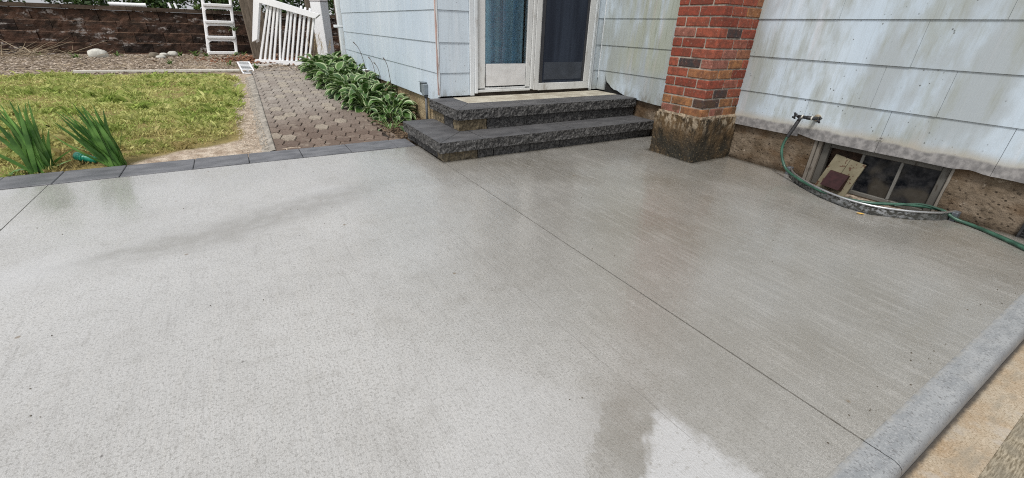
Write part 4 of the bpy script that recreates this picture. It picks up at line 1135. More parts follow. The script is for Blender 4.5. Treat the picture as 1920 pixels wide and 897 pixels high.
# ------------------------------------------------------------------ hostas
def leaf(mb, base, az, lean, L, W, droop, tone, pet):
    """petiole then ovate blade; lean = initial elevation"""
    d = Vector((math.cos(az), math.sin(az), 0)); side = Vector((-d.y, d.x, 0))
    p = Vector(base); el = lean; pts = []
    for i in range(5):
        pts.append(p.copy()); p = p+(d*math.cos(el)+Vector((0, 0, 1))*math.sin(el))*pet/4; el -= .10
    mb.tube(pts, [.0045, .004, .0035, .003, .0025], 4, tone, False, mi=1)
    p = pts[-1]; NL, NW = 8, 4; rows = []; tw = rnd.uniform(-.35, .35)
    roll_ = side*math.cos(tw)+Vector((0, 0, 1))*math.sin(tw)
    for i in range(NL+1):
        t = i/NL; wd = W/2*(math.sin(math.pi*min(1, t*.93+.06)**.72))**.9 if t < 1 else 0.0008
        up_ = (d*-math.sin(el)+Vector((0, 0, 1))*math.cos(el))
        row = []
        for j in range(-NW//2, NW//2+1):
            u = j/(NW/2)
            row.append((p+roll_*u*wd+up_*(abs(u)**1.5*wd*.38+.012*W*10*math.sin(t*9+j)*abs(u)*.12), (u, t)))
        rows.append(row)
        p = p+(d*math.cos(el)+Vector((0, 0, 1))*math.sin(el))*L/NL; el -= droop/NL
    vs = [q for r_ in rows for q, _ in r_]; uv = [u for r_ in rows for _, u in r_]; n = NW+1; fs = []
    for i in range(NL):
        for j in range(NW): fs.append((i*n+j, i*n+j+1, (i+1)*n+j+1, (i+1)*n+j))
    mb.add(vs, fs, tone, uv, mi=0)
M_PET = simple('hosta stalk', (.13, .22, .06), .5, .2, 20)
def hosta(cx, cyy, r, n, label, hgt=1.0):
    z = gz(cyy)-.01; mb = MB()
    for i in range(n):
        t = i/n; az = i*2.39996+rnd.uniform(-.3, .3); 
        lean = 1.28-1.05*t+rnd.uniform(-.15, .15); L = r*rnd.uniform(.38, .56); pet = r*rnd.uniform(.5, .8)*(.75+.5*(1-t))*hgt
        leaf(mb, (cx+.03*math.cos(az), cyy+.03*math.sin(az), z), az, lean, L, L*rnd.uniform(.42, .66), rnd.uniform(.5, 1.6), rnd.random(), pet)
    o = mb.build('hosta', [M_HOSTA, M_PET], None, True)
    # origin at the plant's foot
    off = Vector((cx, cyy, z)); o.data.transform(Matrix.Translation(-off)); o.location = off
    tag(o, label, 'hosta', 'variegated hostas along the left house wall'); return o
HL = ['smallest hosta with round leaves, nearest the stone steps', 'hosta just behind the small one nearest the steps', 'hosta with broad leaves below the conduit of the grey outlet box',
      'full hosta spilling toward the path, third group from the steps', 'hosta against the wall where thin flower stalks rise', 'hosta leaning over the path edge, middle of the row',
      'hosta against the wall in front of the white-covered outlet box', 'hosta beyond the middle of the row, overhanging the path', 'hosta close to the wall just past the far outlet box',
      'hosta at the path edge, third from the gate end', 'hosta at the foot of the white downspout', 'farthest hosta on the path side, beside the broken gate', 'yellowish hosta at the far end nearest the gate post']
HP = [(1.19, 4.24, .19, 13), (1.30, 4.62, .30, 24), (1.40, 4.98, .27, 20), (1.16, 5.12, .32, 30), (1.40, 5.45, .29, 26), (1.12, 5.70, .33, 32), (1.36, 6.02, .29, 26), (1.08, 6.32, .34, 32), (1.36, 6.62, .31, 26), (1.05, 6.95, .33, 34), (1.36, 7.30, .32, 30), (1.06, 7.55, .31, 34), (1.30, 7.92, .31, 32)]
for k, ((x, y, r, n), l) in enumerate(zip(HP, HL)): hosta(x+(.0 if k == 0 else .02), y, r*(1.0 if k == 0 else 1.05), int(n*(1 if k == 0 else 2.8)), l, 1.0 if k == 0 else .72)
fs_ = MB()
for i, (x, y, h, dx) in enumerate([(1.42, 5.95, .58, -.10), (1.44, 5.55, .46, -.05), (1.46, 5.40, .42, -.05), (1.47, 5.05, .52, -.04)]):
    pts = spline([(x, y, gz(y)), (x-.01, y+.01, gz(y)+h*.5), (x+dx*.5, y+.05, gz(y)+h*.85), (x+dx, y+.12, gz(y)+h)], 5)
    s = MB(); s.tube(pts, [.003]*(len(pts)-3)+[.005, .006, .002], 5)
    tag(s.build('flower_stalk', M_TIMBER_D), ['tall bent flower stalk against the siding, farthest left', 'short dark flower stalk rising from the hostas, second from the left', 'short dark stalk close against the foundation', 'thin pale stalk rising nearest the grey outlet box'][i], 'flower stalk', 'flower stalks among the hostas')
# feathery seed heads near the gate
s = MB()
for i in range(10):
    x = 1.2+rnd.uniform(-.12, .16); y = 8.1+rnd.uniform(-.1, .1); h = rnd.uniform(.38, .58); a = rnd.uniform(-.1, .1)
    s.tube(spline([(x, y, .26), (x+a*.3, y, .26+h*.6), (x+a, y, .26+h)], 4), .0022, 4)
    for k in range(12):
        t = .6+.4*k/12; q = Vector((x+a*t, y, .26+h*t)); s.tube([q, q+Vector((rnd.uniform(-.02, .02), 0, .02))], .002, 3)
tag(s.build('grass_seedhead', M_STRAW), 'thin feathery grass seed heads before the white gate post', 'grass seedhead')

# ------------------------------------------------------------------ iris clumps
def iris(cx, cyy, blades, label, seed):
    r_ = random.Random(seed); mb = MB()
    for az, lean, L, W, bend in blades:
        d = Vector((math.cos(az), math.sin(az)*.6, 0)); n = 9
        p = Vector((cx+r_.uniform(-.05, .05), cyy+r_.uniform(-.035, .035), -.01)); el = math.pi/2-lean; vs = []; fs = []
        fa = r_.uniform(-.5, .5); side = Vector((math.cos(fa), math.sin(fa), 0)) if r_.random() < .8 else Vector((-d.y, d.x, 0)).normalized()
        uv = []
        for i in range(n+1):
            t = i/n; wd = W/2*(1-t**2.6)*(.75+.6*min(t*3, 1)*.5)+.0006
            k = Vector((0, 0, 1)).cross(side)*wd*.25
            vs += [p-side*wd+k, p.copy(), p+side*wd+k]; uv += [(-1, t), (0, t), (1, t)]
            p = p+(d*math.cos(el)+Vector((0, 0, 1))*math.sin(el))*L/n; el -= bend/n*(1+t)
        for i in range(n): fs += [(3*i, 3*i+1, 3*i+4, 3*i+3), (3*i+1, 3*i+2, 3*i+5, 3*i+4)]
        mb.add(vs, fs, r_.random(), uv)
    o = mb.build('iris', M_IRIS, None, True); off = Vector((cx, cyy, 0)); o.data.transform(Matrix.Translation(-off)); o.location = off
    tag(o, label, 'iris', 'sword-leaved irises behind the patio edging')
r_ = random.Random(3)
bl = [(r_.choice([0, math.pi])+r_.uniform(-.7, .7), abs(r_.gauss(.03, .10)), r_.uniform(.22, .47), r_.uniform(.018, .036), r_.uniform(0, .3)) for _ in range(42)]
bl += [(math.pi, .62, .36, .03, .3), (math.pi-.2, .45, .42, .03, .1), (math.pi+.4, .8, .26, .034, 2.4), (math.pi+.3, .9, .25, .03, 2.8), (0, .8, .26, .02, .3), (.2, 1.0, .2, .018, .4), (math.pi, 1.0, .2, .02, 1.6), (0, .2, .12, .03, 1.0)]
iris(-1.245, 3.915, bl, 'left iris clump with broad upright blades behind the patio edging', 5)
bl = [(math.pi+r_.uniform(-.6, .6), max(-.05, r_.gauss(.16, .19)), r_.uniform(.2, .46), r_.uniform(.016, .032), r_.uniform(-.05, .25)) for _ in range(46)]
bl += [(0, .12, .34, .03, .0), (0, .2, .40, .028, -.05), (0, .05, .12, .03, 0), (math.pi, .85, .34, .024, -.2), (math.pi, .95, .30, .024, .1), (math.pi, 1.1, .26, .03, .2), (.3, .3, .33, .02, .1)]
iris(-.86, 3.905, bl, 'right iris clump fanning left, next to the green nozzle', 9)

nzl = thing('hose_nozzle', 'green plastic hose nozzle lying between the two iris clumps', 'nozzle', (-1.03, 4.0, .02))
A = Vector((-1.085, 4.03, .055)); B_ = Vector((-.975, 3.965, .028)); dd = (B_-A)
MNZ = simple('green plastic', (.015, .25, .16), .3, .2, 20)
b = MB(); b.tube([A+dd*t for t in (.0, .02, .3, .32, .36, .95, 1.0)], [.024, .029, .030, .026, .026, .022, .015], 14); b.build('barrel', MNZ, nzl, True)
b = MB(); b.tube([A+dd*.32, A+dd*.34, A+dd*.38, A+dd*.40], [.027, .0305, .0305, .027], 14); b.tube([A+dd*.5, A+dd*.52, A+dd*.54], [.025, .028, .025], 14); b.build('ring', MNZ, nzl, True)
b = MB(); b.tube([A-dd*.02, A+dd*.015], .023, 14); b.build('front_plate', simple('dark teal plastic', (.01, .09, .07), .3), nzl)

# ------------------------------------------------------------------ lawn
def edge_x(y):
    P = [(3.80, -1.15), (3.95, -1.0), (4.06, -.78), (4.10, -.50), (4.16, -.36), (4.45, -.20), (5.0, -.12), (5.45, -.07), (6.0, -.03), (6.77, -.02), (7.1, -.10), (7.38, -.29), (7.48, -.6), (7.56, -1.2), (7.6, -2.0)]
    if y <= P[0][0]: return P[0][1]
    for (a, b_), (c, d) in zip(P[:-1], P[1:]):
        if y <= c: return b_+(d-b_)*(y-a)/(c-a)
    return -9
def lawn():
    rg = np.random.default_rng(4); N = 150000
    xs = rg.uniform(-3.6, .0, N); ys = 3.84+(7.66-3.84)*rg.random(N)**1.05
    ex = np.array([edge_x(y) for y in ys]); ex = ex+.035*np.sin(ys*13)+.025*np.sin(ys*31)+rg.normal(0, .035, N)
    nn = np.array([noise.noise(Vector((x*2.2, y*2.2, 5))) for x, y in zip(xs, ys)])
    keep = (xs < ex)&(rg.random(N) < .75+nn*.7)&(ys < 7.6+.06*np.sin(xs*9)); keep &= ~((ys < 3.98)&(rg.random(N) < .5))
    xs, ys, nn = xs[keep], ys[keep], nn[keep]; n = len(xs)
    n2 = np.array([noise.noise(Vector((x*9, y*9, 1))) for x, y in zip(xs, ys)]); h = rg.uniform(.010, .038, n)*(1+.9*nn)*np.clip(1+1.6*n2, .35, 2.2)*(1+.8*(rg.random(n) < .05)); az = rg.uniform(0, 6.283, n); ln = rg.uniform(.1, 1.2, n); wd = rg.uniform(.0016, .0034, n)*(1+(ys-4)*.22)
    zb = np.array([gz(y) for y in ys])-.006
    dx, dy = np.cos(az), np.sin(az); V = np.zeros((n, 4, 3), dtype=np.float32)
    a2 = rg.uniform(0, 3.14, n); sx, sy2 = np.cos(a2)*wd, np.sin(a2)*wd
    V[:, 0] = np.stack([xs-sx, ys-sy2, zb], 1); V[:, 1] = np.stack([xs+sx, ys+sy2, zb], 1)
    V[:, 2] = np.stack([xs+dx*h*.4*ln+sx*.8, ys+dy*h*.4*ln+sy2*.8, zb+h*.65], 1); V[:, 3] = np.stack([xs+dx*h*ln, ys+dy*h*ln, zb+h*(1.05-.3*ln)], 1)
    me = bpy.data.meshes.new('grass'); me.vertices.add(4*n); me.vertices.foreach_set('co', V.ravel())
    F = np.arange(4*n).reshape(n, 4); tri = np.concatenate([F[:, [0, 1, 2]], F[:, [0, 2, 3]]])
    me.loops.add(tri.size); me.loops.foreach_set('vertex_index', tri.ravel().astype(np.int32))
    me.polygons.add(len(tri)); me.polygons.foreach_set('loop_start', np.arange(0, tri.size, 3, dtype=np.int32)); me.polygons.foreach_set('loop_total', np.full(len(tri), 3, dtype=np.int32))
    me.update(calc_edges=True)
    at = me.attributes.new('tone', 'FLOAT', 'FACE'); t = rg.random(n).astype(np.float32); at.data.foreach_set('value', np.concatenate([t, t]))
    me.materials.append(m_grass()); o = bpy.data.objects.new('grass', me); COL.objects.link(o)
    tag(o, 'short patchy green and straw-yellow lawn', 'grass', kind='stuff')
lawn()

# ------------------------------------------------------------------ debris bed
def chips(name, N, xr, yr, size, mat, label, cat, seed, flat=.6, zoff=0):
    rg = random.Random(seed); b = MB()
    for i in range(N):
        x = rg.uniform(*xr); y = rg.uniform(*yr); s = rg.uniform(*size)
        if name == 'dead_leaves': x = rg.gauss(.45, .45); y = rg.gauss(9.5, .38)
        a = rg.uniform(0, 6.28); el = rg.uniform(-.5, .5)*flat
        u = Vector((math.cos(a), math.sin(a), math.sin(el))); v = Vector((-math.sin(a), math.cos(a), rg.uniform(-.4, .4)*flat)); p = Vector((x, y, gz(y)+zoff+rg.uniform(.0, .012)))
        k = rg.uniform(.2, .7)
        b.add([p-u*s-v*s*k, p+u*s-v*s*k, p+u*s+v*s*k, p-u*s+v*s*k, p+Vector((0, 0, s*.4))], [(0, 1, 4), (1, 2, 4), (2, 3, 4), (3, 0, 4)], rg.random())
    o = b.build(name, mat); tag(o, label, cat, kind='stuff')
def m_tone(name, a, b_, rough=.9):
    n = NB(name, rough, .2); n.col(n.mix(n.attr('tone'), a, b_)); return n.m
chips('wood_chips', 6500, (-3.6, .9), (7.62, 10.7), (.005, .024), m_tone('pale chips and pebbles', (.09, .065, .045), (.52, .44, .36)), 'pale wood chips and pebbles on the bare strip below the block wall', 'wood chips', 2)
chips('sand_crumbs', 2600, (-.12, .09), (3.9, 7.3), (.002, .008), m_tone('sandy crumbs', (.24, .18, .12), (.6, .52, .42)), 'sandy crumbs between the lawn and the path', 'gravel', 3)
chips('dead_leaves', 900, (-.3, 1.25), (8.8, 10.1), (.012, .035), m_tone('rust brown leaves', (.09, .04, .022), (.27, .13, .075), .8), 'rust brown dead leaves around the foot of the broken gate', 'leaves', 4, 1.6, .01)
chips('bark_mulch', 1500, (1.08, 1.58), (3.87, 4.6), (.004, .014), m_tone('dark mulch', (.05, .035, .025), (.20, .14, .09)), 'dark mulch between the path and the stone steps', 'mulch', 5)
b = MB(); rg = random.Random(12)
for i in range(150):
    x = rg.gauss(-3.15, .42); y = rg.gauss(10.15, .28); a = rg.uniform(0, 3.14); L = rg.uniform(.1, .55); z = gz(y)+rg.uniform(0, .10)
    p = Vector((x, y, z)); d = Vector((math.cos(a), math.sin(a)*.7, rg.uniform(-.15, .45)))*L
    b.tube([p, p+d*.5+Vector((0, 0, rg.uniform(-.03, .03))), p+d], [.005, .004, .0015], 4, rg.random())
tag(b.build('twig_pile', m_tone('dry twigs', (.14, .10, .06), (.48, .40, .29))), 'heap of dry straw-coloured twigs at the left foot of the block wall', 'twigs', kind='stuff')
b = MB()
for i in range(330):
    x = rg.uniform(-3.4, .3); y = rg.uniform(7.8, 10.6); a = rg.uniform(0, 3.14); L = rg.uniform(.05, .25); z = gz(y)+.008
    p = Vector((x, y, z)); d = Vector((math.cos(a), math.sin(a), rg.uniform(0, .2)))*L; b.tube([p, p+d], [.003, .0012], 3, rg.random())
tag(b.build('straw_litter', m_tone('straw bits', (.2, .15, .09), (.55, .46, .33))), 'scattered straw and stems on the bare strip', 'straw', kind='stuff')

# ------------------------------------------------------------------ retaining wall
rw = thing('retaining_wall', 'dark brown split-block retaining wall behind the lawn', 'retaining wall', (-2, 11, .25))
b = MB(); RZ = [.13, .305, .478, .650, .823, 1.0]
for c in range(5):
    off = .215*(c % 2); x = -7.5+off; yb = 10.90+c*.022
    while x < 2.6:
        b.rough(x+.003, x+.427, yb+rnd.uniform(-.006, .006), 11.3, RZ[c]+.002, RZ[c+1]-.002, .05, (.006, .020, .0), rnd.random(), 9, rnd.random()*9, sides=(0, 0, 1, 0, 0, 0)); x += .43
b.build('block_course', m_retaining(), rw)
b = MB(); x = -7.5
while x < 2.6:
    b.rough(x+.003, x+.427, 10.955, 11.35, 1.002, 1.065, .05, (.0, .006, 0), .5, 9, x, sides=(0, 0, 1, 0, 0, 0)); x += .43
b.build('cap_course', m_wood('weathered wall cap', (.05, .035, .026), (.10, .075, .055), (.8, 6, 6)), rw)

# stones at the wall's foot
def stone(cx, cyy, cz, rx, ry, rz, mat, label, seed, name='stone', grp='stones at the foot of the wall'):
    b = MB(); vs = []; fs = []; NU, NV = 20, 12
    for j in range(NV+1):
        th_ = math.pi*j/NV
        for i in range(NU):
            ph = 2*math.pi*i/NU; d = Vector((math.sin(th_)*math.cos(ph), math.sin(th_)*math.sin(ph), math.cos(th_)))
            k = 1+.12*noise.noise(d*1.6+Vector((seed, 0, 0)))+.05*noise.noise(d*5+Vector((seed, 0, 0)))
            d2 = Vector([math.copysign(abs(q)**.85, q) for q in d])
            vs.append((cx+d2.x*rx*k, cyy+d2.y*ry*k, cz+d2.z*rz*k))
    for j in range(NV):
        for i in range(NU): fs.append((j*NU+i, (j+1)*NU+i, (j+1)*NU+(i+1) % NU, j*NU+(i+1) % NU))
    b.add(vs, fs); o = b.build(name, mat, None, True); tag(o, label, 'stone', grp)
MST = simple('pale stone', (.50, .49, .44), .85, .2, 18, bump=.006, bscale=30); MST2 = simple('grey brown stone', (.19, .16, .12), .9, .3, 18, bump=.006, bscale=30)
stone(-1.95, 10.2, .325, .135, .12, .085, MST, 'large rounded pale boulder at the foot of the block wall', 1, 'boulder')
stone(-1.20, 10.15, .315, .075, .07, .05, MST2, 'grey-brown stone left of the white rocks near the wall', 2)
stone(-1.09, 9.95, .30, .075, .05, .028, MST, 'low flat white rock before the block wall', 3)
stone(-1.06, 10.15, .325, .06, .05, .03, MST, 'white rock behind the low flat one', 4)
stone(-.93, 10.2, .335, .075, .06, .045, MST, 'chunky white rock nearest the ladder', 5)

# ------------------------------------------------------------------ ladder
ld = thing('pool_ladder', 'white plastic pool ladder leaning against the block wall', 'ladder', (-.18, 10.6, .28))
def lp(u, z):      # u across 0..1, z height; leans toward wall and to the left
    t = (z-.28)/.95; x0 = -.425+.12*t; x1 = .068+.105*t
    return Vector((x0+(x1-x0)*u, 10.62+.16*t, z))
for u in (0.035, .965):
    b = MB(); b.beam(lp(u, .285), lp(u, 1.26), .052, .05, (0, 1, 0), bev=.012); b.build('side_rail', M_PVC_LAD, ld, False)
def rung(z0, z1):
    b = MB(); pts = []; A0 = lp(.08, 0); N = 14
    # web plate between the rails with rounded lower corners
    top = []; bot = []
    for i in range(N+1):
        u = .05+.9*i/N; e = abs(u-.5)/.45; cor = .05*max(0, (e-.72)/.28)**2
        top.append(lp(u, z1)); bot.append(lp(u, z0-cor))
    fr = [p+Vector((0, -.03, 0)) for p in top]+[p+Vector((0, -.03, 0)) for p in bot]; bk = [p+Vector((0, .03, 0)) for p in top]+[p+Vector((0, .03, 0)) for p in bot]
    M_ = N+1; vs = fr+bk; fs = []
    for i in range(N):
        fs += [(i, M_+i, M_+i+1, i+1), (2*M_+i, 2*M_+i+1, 3*M_+i+1, 3*M_+i), (i, i+1, 2*M_+i+1, 2*M_+i), (M_+i, 3*M_+i, 3*M_+i+1, M_+i+1)]
    fs += [(0, 2*M_, 3*M_, M_), (N, M_+N, 3*M_+N, 2*M_+N)]
    b.add(vs, fs); b.beam(lp(.02, z1-.004)+Vector((0, -.04, 0)), lp(.98, z1-.004)+Vector((0, -.04, 0)), .045, .05, (0, 0, 1), bev=.008)
    b.build('rung', M_PVC_LAD, ld)
for z0, z1 in ((1.085, 1.155), (.80, .87), (.535, .605), (.287, .335)): rung(z0, z1)

# ------------------------------------------------------------------ broken vinyl gate
ga, gb = Vector((.265, 9.193, 0)), Vector((1.09, 8.432, 0)); gd = (gb-ga).normalized(); gn = Vector((gd.y, -gd.x, 0))
if gn.y > 0: gn = -gn
def gpnt(u, z, o=0): return ga+gd*u+Vector((0, 0, z))+gn*o
gt = thing('picket_gate', 'broken white vinyl picket gate with a hanging top rail and splayed pickets', 'gate', (.7, 8.8, .254))
def slab(poly, th, o=0):
    b = MB(); n = len(poly); f = [gpnt(u, z, o+th/2) for u, z in poly]; k = [gpnt(u, z, o-th/2) for u, z in poly]
    b.add(f+k, [tuple(range(n)), tuple(range(n, 2*n))[::-1]]+[(i, n+i, n+(i+1) % n, (i+1) % n) for i in range(n)]); return b
b = slab([(.0, .245), (.555, .246), (.555, .317), (.085, .317)], .05); b.build('bottom_rail', M_PVC, gt)
b = slab([(.559, .249), (1.085, .254), (1.115, .319), (.559, .317)], .05); b.build('bottom_rail', M_PVC, gt)
b = slab([(.115, .592), (.222, .637), (.409, 1.179), (.427, 1.25), (.341, 1.32)], .05, .03); b.build('stile', M_PVC, gt)
b = slab([(.341, 1.322), (.409, 1.181), (1.374, .979), (1.465, 1.039), (.47, 1.27)], .05, .032); b.build('top_rail', M_PVC, gt)
b = slab([(.16, .58), (.205, .60), (.215, .64), (.15, .62)], .02, .0); b.build('torn_end', M_PVC, gt)
pb = [.149, .244, .332, .421, .521, .591, .678, .765, .851, .932, 1.018, 1.096]
pt = [(.509, 1.13), (.57, 1.132), (.637, 1.133), (.725, 1.12), (.691, 1.122), (.889, 1.11), (.944, 1.10), (1.012, 1.08), (1.121, 1.138), (1.194, 1.121), (1.275, 1.11), (1.328, 1.004)]
pt[3] = (.69, 1.12); 
for i, (u0, (u1, z1)) in enumerate(zip(pb, pt)):
    b = MB(); o = -.004+.003*(i % 2)-(.022 if i == 4 else 0)
    A_ = gpnt(u0, .305, o); B2 = gpnt(u1, z1, o)
    if i == 3: A_, B2 = gpnt(.421, .305, o), gpnt(.70, 1.12, o)
    if i == 4: A_, B2 = gpnt(.521, .305, o), gpnt(.72, 1.125, o)
    b.beam(A_, B2, .018, .038, gd, bev=.003)
    d_ = (B2-A_).normalized(); sd2 = gd
    b.tube([B2-gn*.007, B2+gn*.007], .0188, 12)
    b.build('picket', M_PVC, gt)

gp = thing('gate_post', 'white vinyl gate post with two broad faces beside the broken gate', 'post', (1.46, 9.05, .25))
b = MB(); M0 = Matrix.Translation(Vector((1.475, 9.09, 0))) @ Matrix.Rotation(R(-52), 4, 'Z')
b.bbox(-.115, .115, -.095, .095, .23, 1.245, .006, M=M0); b.build('shaft', M_PVC, gp)
b = MB(); b.bbox(-.12, .12, -.10, .10, 1.246, 1.275, .008, M=M0); b.build('cap', simple('grey cap', (.42, .40, .40), .6, .2, 20), gp)
b = MB()
for k in range(4):
    q = M0 @ Vector((-.117, -.03+.02*k, 1.02+.012*(k % 2))); b.tube([q, q+Vector((-.012, -.008, 0))], .004, 6)
b.build('hinge_screw', simple('rusty screw', (.25, .16, .1), .6), gp)

# timber boards behind the gate
def board(x0, x1, y, z0, z1, lean, label, mat, name='timber_post'):
    b = MB(); A_ = Vector(((x0+x1)/2, y, z0)); b.beam(A_, A_+Vector((lean, .04, z1-z0)), abs(x1-x0), .12, (0, 1, 0), bev=.012)
    o = b.build(name, mat); tag(o, label, 'post', 'old timbers behind the broken gate')
def bd2(x0, x1, y, z0, z1, lean, label, mat, thk=.12):
    b = MB(); A_ = Vector(((x0+x1)/2, y, z0)); B2 = A_+Vector((lean, .04, z1-z0)); z_ = (B2-A_).normalized(); x_ = Vector((1, 0, 0)); x_ = (x_-z_*x_.dot(z_)).normalized(); y_ = z_.cross(x_)
    M_ = Matrix((x_, y_, z_)).transposed().to_4x4(); M_.translation = A_
    b.bbox(-abs(x1-x0)/2, abs(x1-x0)/2, -thk/2, thk/2, 0, (B2-A_).length, .012, M=M_)
    o = b.build('timber_post', mat); off = A_; o.data.transform(Matrix.Translation(-off)); o.location = off
    tag(o, label, 'post', 'old timbers behind the broken gate')
bd2(.300, .62, 9.62, .24, 1.55, -.04, 'wide grey leaning timber post left of the broken gate', M_TIMBER, .2)
bd2(.80, .90, 9.9, .24, 1.5, -.06, 'narrow dark timber seen through the middle gap of the gate pickets', M_TIMBER)
bd2(1.34, 1.50, 9.75, .24, 1.6, .0, 'tall brown timber just left of the white gate post', M_TIMBER)
bd2(1.83, 2.05, 9.6, .24, 1.6, .0, 'dark brown timber between the gate post and the downspout', M_TIMBER_D)
# flat paver and lying items
fp = MB(); M1 = Matrix.Translation(Vector((.34, 8.62, gz(8.6)))) @ Matrix.Rotation(R(-12), 4, 'Z'); fp.bbox(-.13, .17, -.16, .16, -.01, .018, .004, M=M1)
tag(fp.build('stepping_stone', simple('grey flat paver', (.40, .38, .35), .85, .2, 20)), 'flat grey concrete slab lying at the left foot of the broken gate', 'slab')
bdm = MB(); bdm.beam((-1.80, 7.80, gz(7.8)+.016), (.03, 7.66, gz(7.6)+.016), .055, .032, (0, 0, 1), bev=.004)
tag(bdm.build('trim_board', m_trim('dirty white trim', (.52, .50, .44), (.64, .62, .56), (.33, .29, .22), .4, 12)), 'long thin off-white trim board lying along the far edge of the lawn', 'board')
# vent grille
vg = thing('floor_grate', 'white slotted plastic drain grate lying at the end of the trim board', 'grate', (.12, 7.75, .26))
M2 = Matrix.Translation(Vector((.125, 7.80, gz(7.8)+.012))) @ Matrix.Rotation(R(6), 4, 'Z') @ Matrix.Rotation(R(18), 4, 'X')
b = MB()
for x0, x1, y0, y1 in ((-.085, -.066, -.17, .26), (.066, .085, -.17, .26), (-.065, .065, -.17, -.152), (-.065, .065, .242, .26)): b.bbox(x0, x1, y0, y1, 0, .014, .002, M=M2)
b.build('frame', M_PVC, vg)
for i in range(8):
    b = MB(); y = -.118+i*.046; b.bbox(-.065, .065, y, y+.016, .002, .011, .002, M=M2); b.build('slat', M_PVC, vg)
b = MB(); b.bbox(-.06, .06, -.15, .24, -.004, .0, .0005, M=M2); b.build('pan', M_DARK, vg)

# pipes on top of the wall
b = MB(); b.tube([(-1.72, 11.12, 1.098), (-1.20, 11.10, 1.098)], .033, 16, cap=False); b.tube([(-1.20, 11.10, 1.098), (-1.72, 11.12, 1.098)], .029, 16, cap=False); b.tube([(-1.26, 11.10, 1.098), (-1.195, 11.10, 1.098)], .037, 16, cap=False)
tag(b.build('drain_pipe', M_PVC, None, True), 'white plastic drain pipe lying on top of the block wall', 'pipe')
for i, x in enumerate((-.83, -.74)):
    b = MB(); b.beam((x, 11.05, 1.066), (x-.02, 11.08, 1.16), .035, .02, (0, 1, 0), bev=.006)
    tag(b.build('plastic_stake', M_PVC), ['left white plastic stake on top of the block wall', 'right white plastic stake on top of the block wall'][i], 'stake', 'white stakes on the wall')

# ------------------------------------------------------------------ shrubs and weeds
def foliage(mb, c, rad, n, size, rg, mi=0):
    for i in range(n):
        d = Vector((rg.gauss(0, 1), rg.gauss(0, 1), rg.gauss(0, 1))).normalized(); k = rg.random()**.4
        p = Vector((c[0]+d.x*rad[0]*k, c[1]+d.y*rad[1]*k, c[2]+d.z*rad[2]*k)); s = rg.uniform(*size); a = rg.uniform(0, 6.28); el = rg.uniform(-.9, .9)
        u = Vector((math.cos(a)*math.cos(el), math.sin(a)*math.cos(el), math.sin(el))); v = u.orthogonal().normalized()*s*.35; v.rotate(Matrix.Rotation(rg.uniform(0, 3), 3, u))
        mb.add([p, p+u*s*.5+v, p+u*s, p+u*s*.5-v], [(0, 1, 2, 3)], rg.random(), mi=mi)
rg = random.Random(21)
SH = [(-3.6, 12.0, .9, 'dark evergreen shrub above the left end of the block wall'), (-2.3, 12.1, .8, 'leafy shrub above the wall behind the white drain pipe'), (-1.2, 11.9, .7, 'shrub above the wall between pipe and ladder'), (-.1, 11.75, .75, 'bright green shrub spilling over the wall behind the ladder'), (1.2, 12.0, .9, 'dark shrub behind the broken gate'), (2.5, 11.9, .9, 'dark shrub beyond the downspout'), (-5.2, 12.1, .9, 'dark shrub far left above the wall')]
M_SHRUB = m_leafmat('shrub leaf', (.02, .045, .012), (.06, .11, .025), .5, .2, 6)
for x, y, r_s, l in SH:
    s = thing('shrub', l, 'shrub', (x, y, 1.0), 'shrubs above the block wall')
    b = MB(); foliage(b, (x, y, 1.0+r_s*.55), (r_s*.85, r_s*.6, r_s*.62), 2600, (.04, .09), rg); foliage(b, (x+.2, y-.35, 1.12), (.45, .25, .12), 260, (.03, .08), rg); b.build('crown', M_SHRUB, s)
    b = MB()
    for k in range(5): b.tube([(x+rg.uniform(-.08, .08), y, .98), (x+rg.uniform(-.3, .3), y+rg.uniform(-.2, .2), 1+r_s*.9)], [.02, .006], 6)
    b.build('stem', M_TIMBER_D, s)
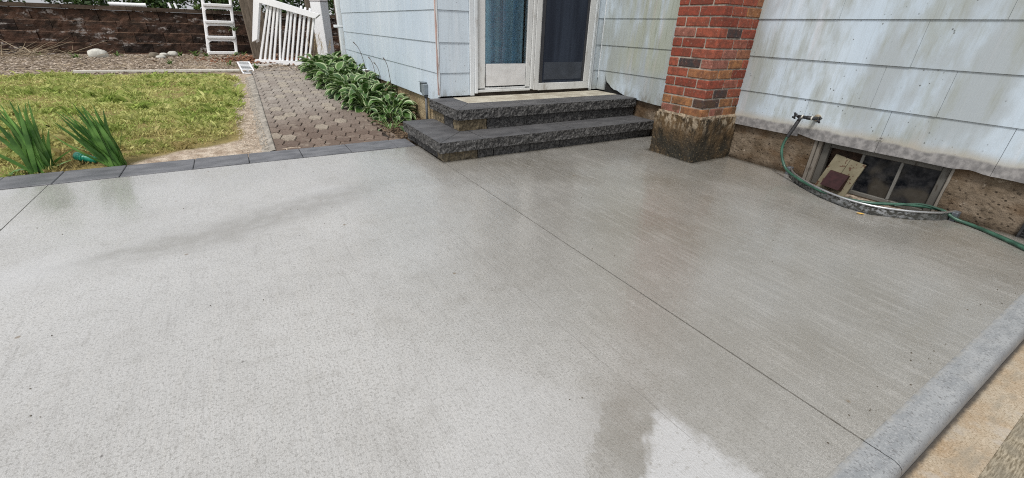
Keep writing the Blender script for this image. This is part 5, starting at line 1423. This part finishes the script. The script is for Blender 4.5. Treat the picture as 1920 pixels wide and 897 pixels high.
def weed(x, y, z0, h, n, L, W, label, mat=M_WEED):
    mb = MB()
    for i in range(n):
        az = rg.uniform(0, 6.28); d = Vector((math.cos(az), math.sin(az), 0)); el = rg.uniform(.5, 1.5); p = Vector((x+rg.uniform(-.03, .03), y+rg.uniform(-.03, .03), z0)); side = Vector((-d.y, d.x, 0)); LL = L*rg.uniform(.6, 1.2)
        vs = []; N = 5
        for k in range(N+1):
            t = k/N; wd = W*math.sin(math.pi*min(1, .12+t*.85))**.8
            vs += [p-side*wd, p+side*wd]; p = p+(d*math.cos(el)+Vector((0, 0, 1))*math.sin(el))*LL/N*h; el -= .28
        mb.add(vs, [(2*k, 2*k+1, 2*k+3, 2*k+2) for k in range(N)], rg.random())
    o = mb.build('weed', mat); off = Vector((x, y, z0)); o.data.transform(Matrix.Translation(-off)); o.location = off; tag(o, label, 'weed', 'weeds at the foot of the wall')
WD = [(-2.75, 10.5, 'small weed between the twig heap and the boulder'), (-2.2, 10.05, 'low weed just left of the pale boulder'), (-1.72, 10.35, 'green weed just right of the pale boulder'), (-.85, 10.4, 'weed behind the white rocks'), (-.60, 10.3, 'tall weed left of the ladder'), (-.45, 10.25, 'bushy weed touching the ladder foot'),
      (.03, 10.45, 'weed growing between the ladder rails at the bottom'), (.16, 10.5, 'weed right of the ladder foot'), (-.9, 9.0, 'grey-green weed on the bare strip'), (-.1, 8.6, 'low weed before the drain grate'), (.25, 8.0, 'grass tuft right of the drain grate')]
for x, y, l in WD: weed(x, y, gz(y), 1, 26 if 'bushy' in l or 'tuft' in l else 18, .17 if 'tall' in l else .11, .008, l)
weed(.10, 10.55, .72, 1, 14, .14, .009, 'weed sprouting from the wall joint right of the ladder')
weed(-.42, 10.95, 1.07, 1, 26, .16, .010, 'leafy tuft hanging over the wall cap left of the ladder')
weed(-.08, 10.98, 1.07, 1, 40, .17, .012, 'leafy tuft on the wall cap between the ladder tops')
weed(1.34, 4.06, 0.01, 1, 14, .08, .007, 'withered yellow tuft on the mulch beside the steps', simple('withered yellow leaf', (.50, .40, .12), .8, .3, 40))
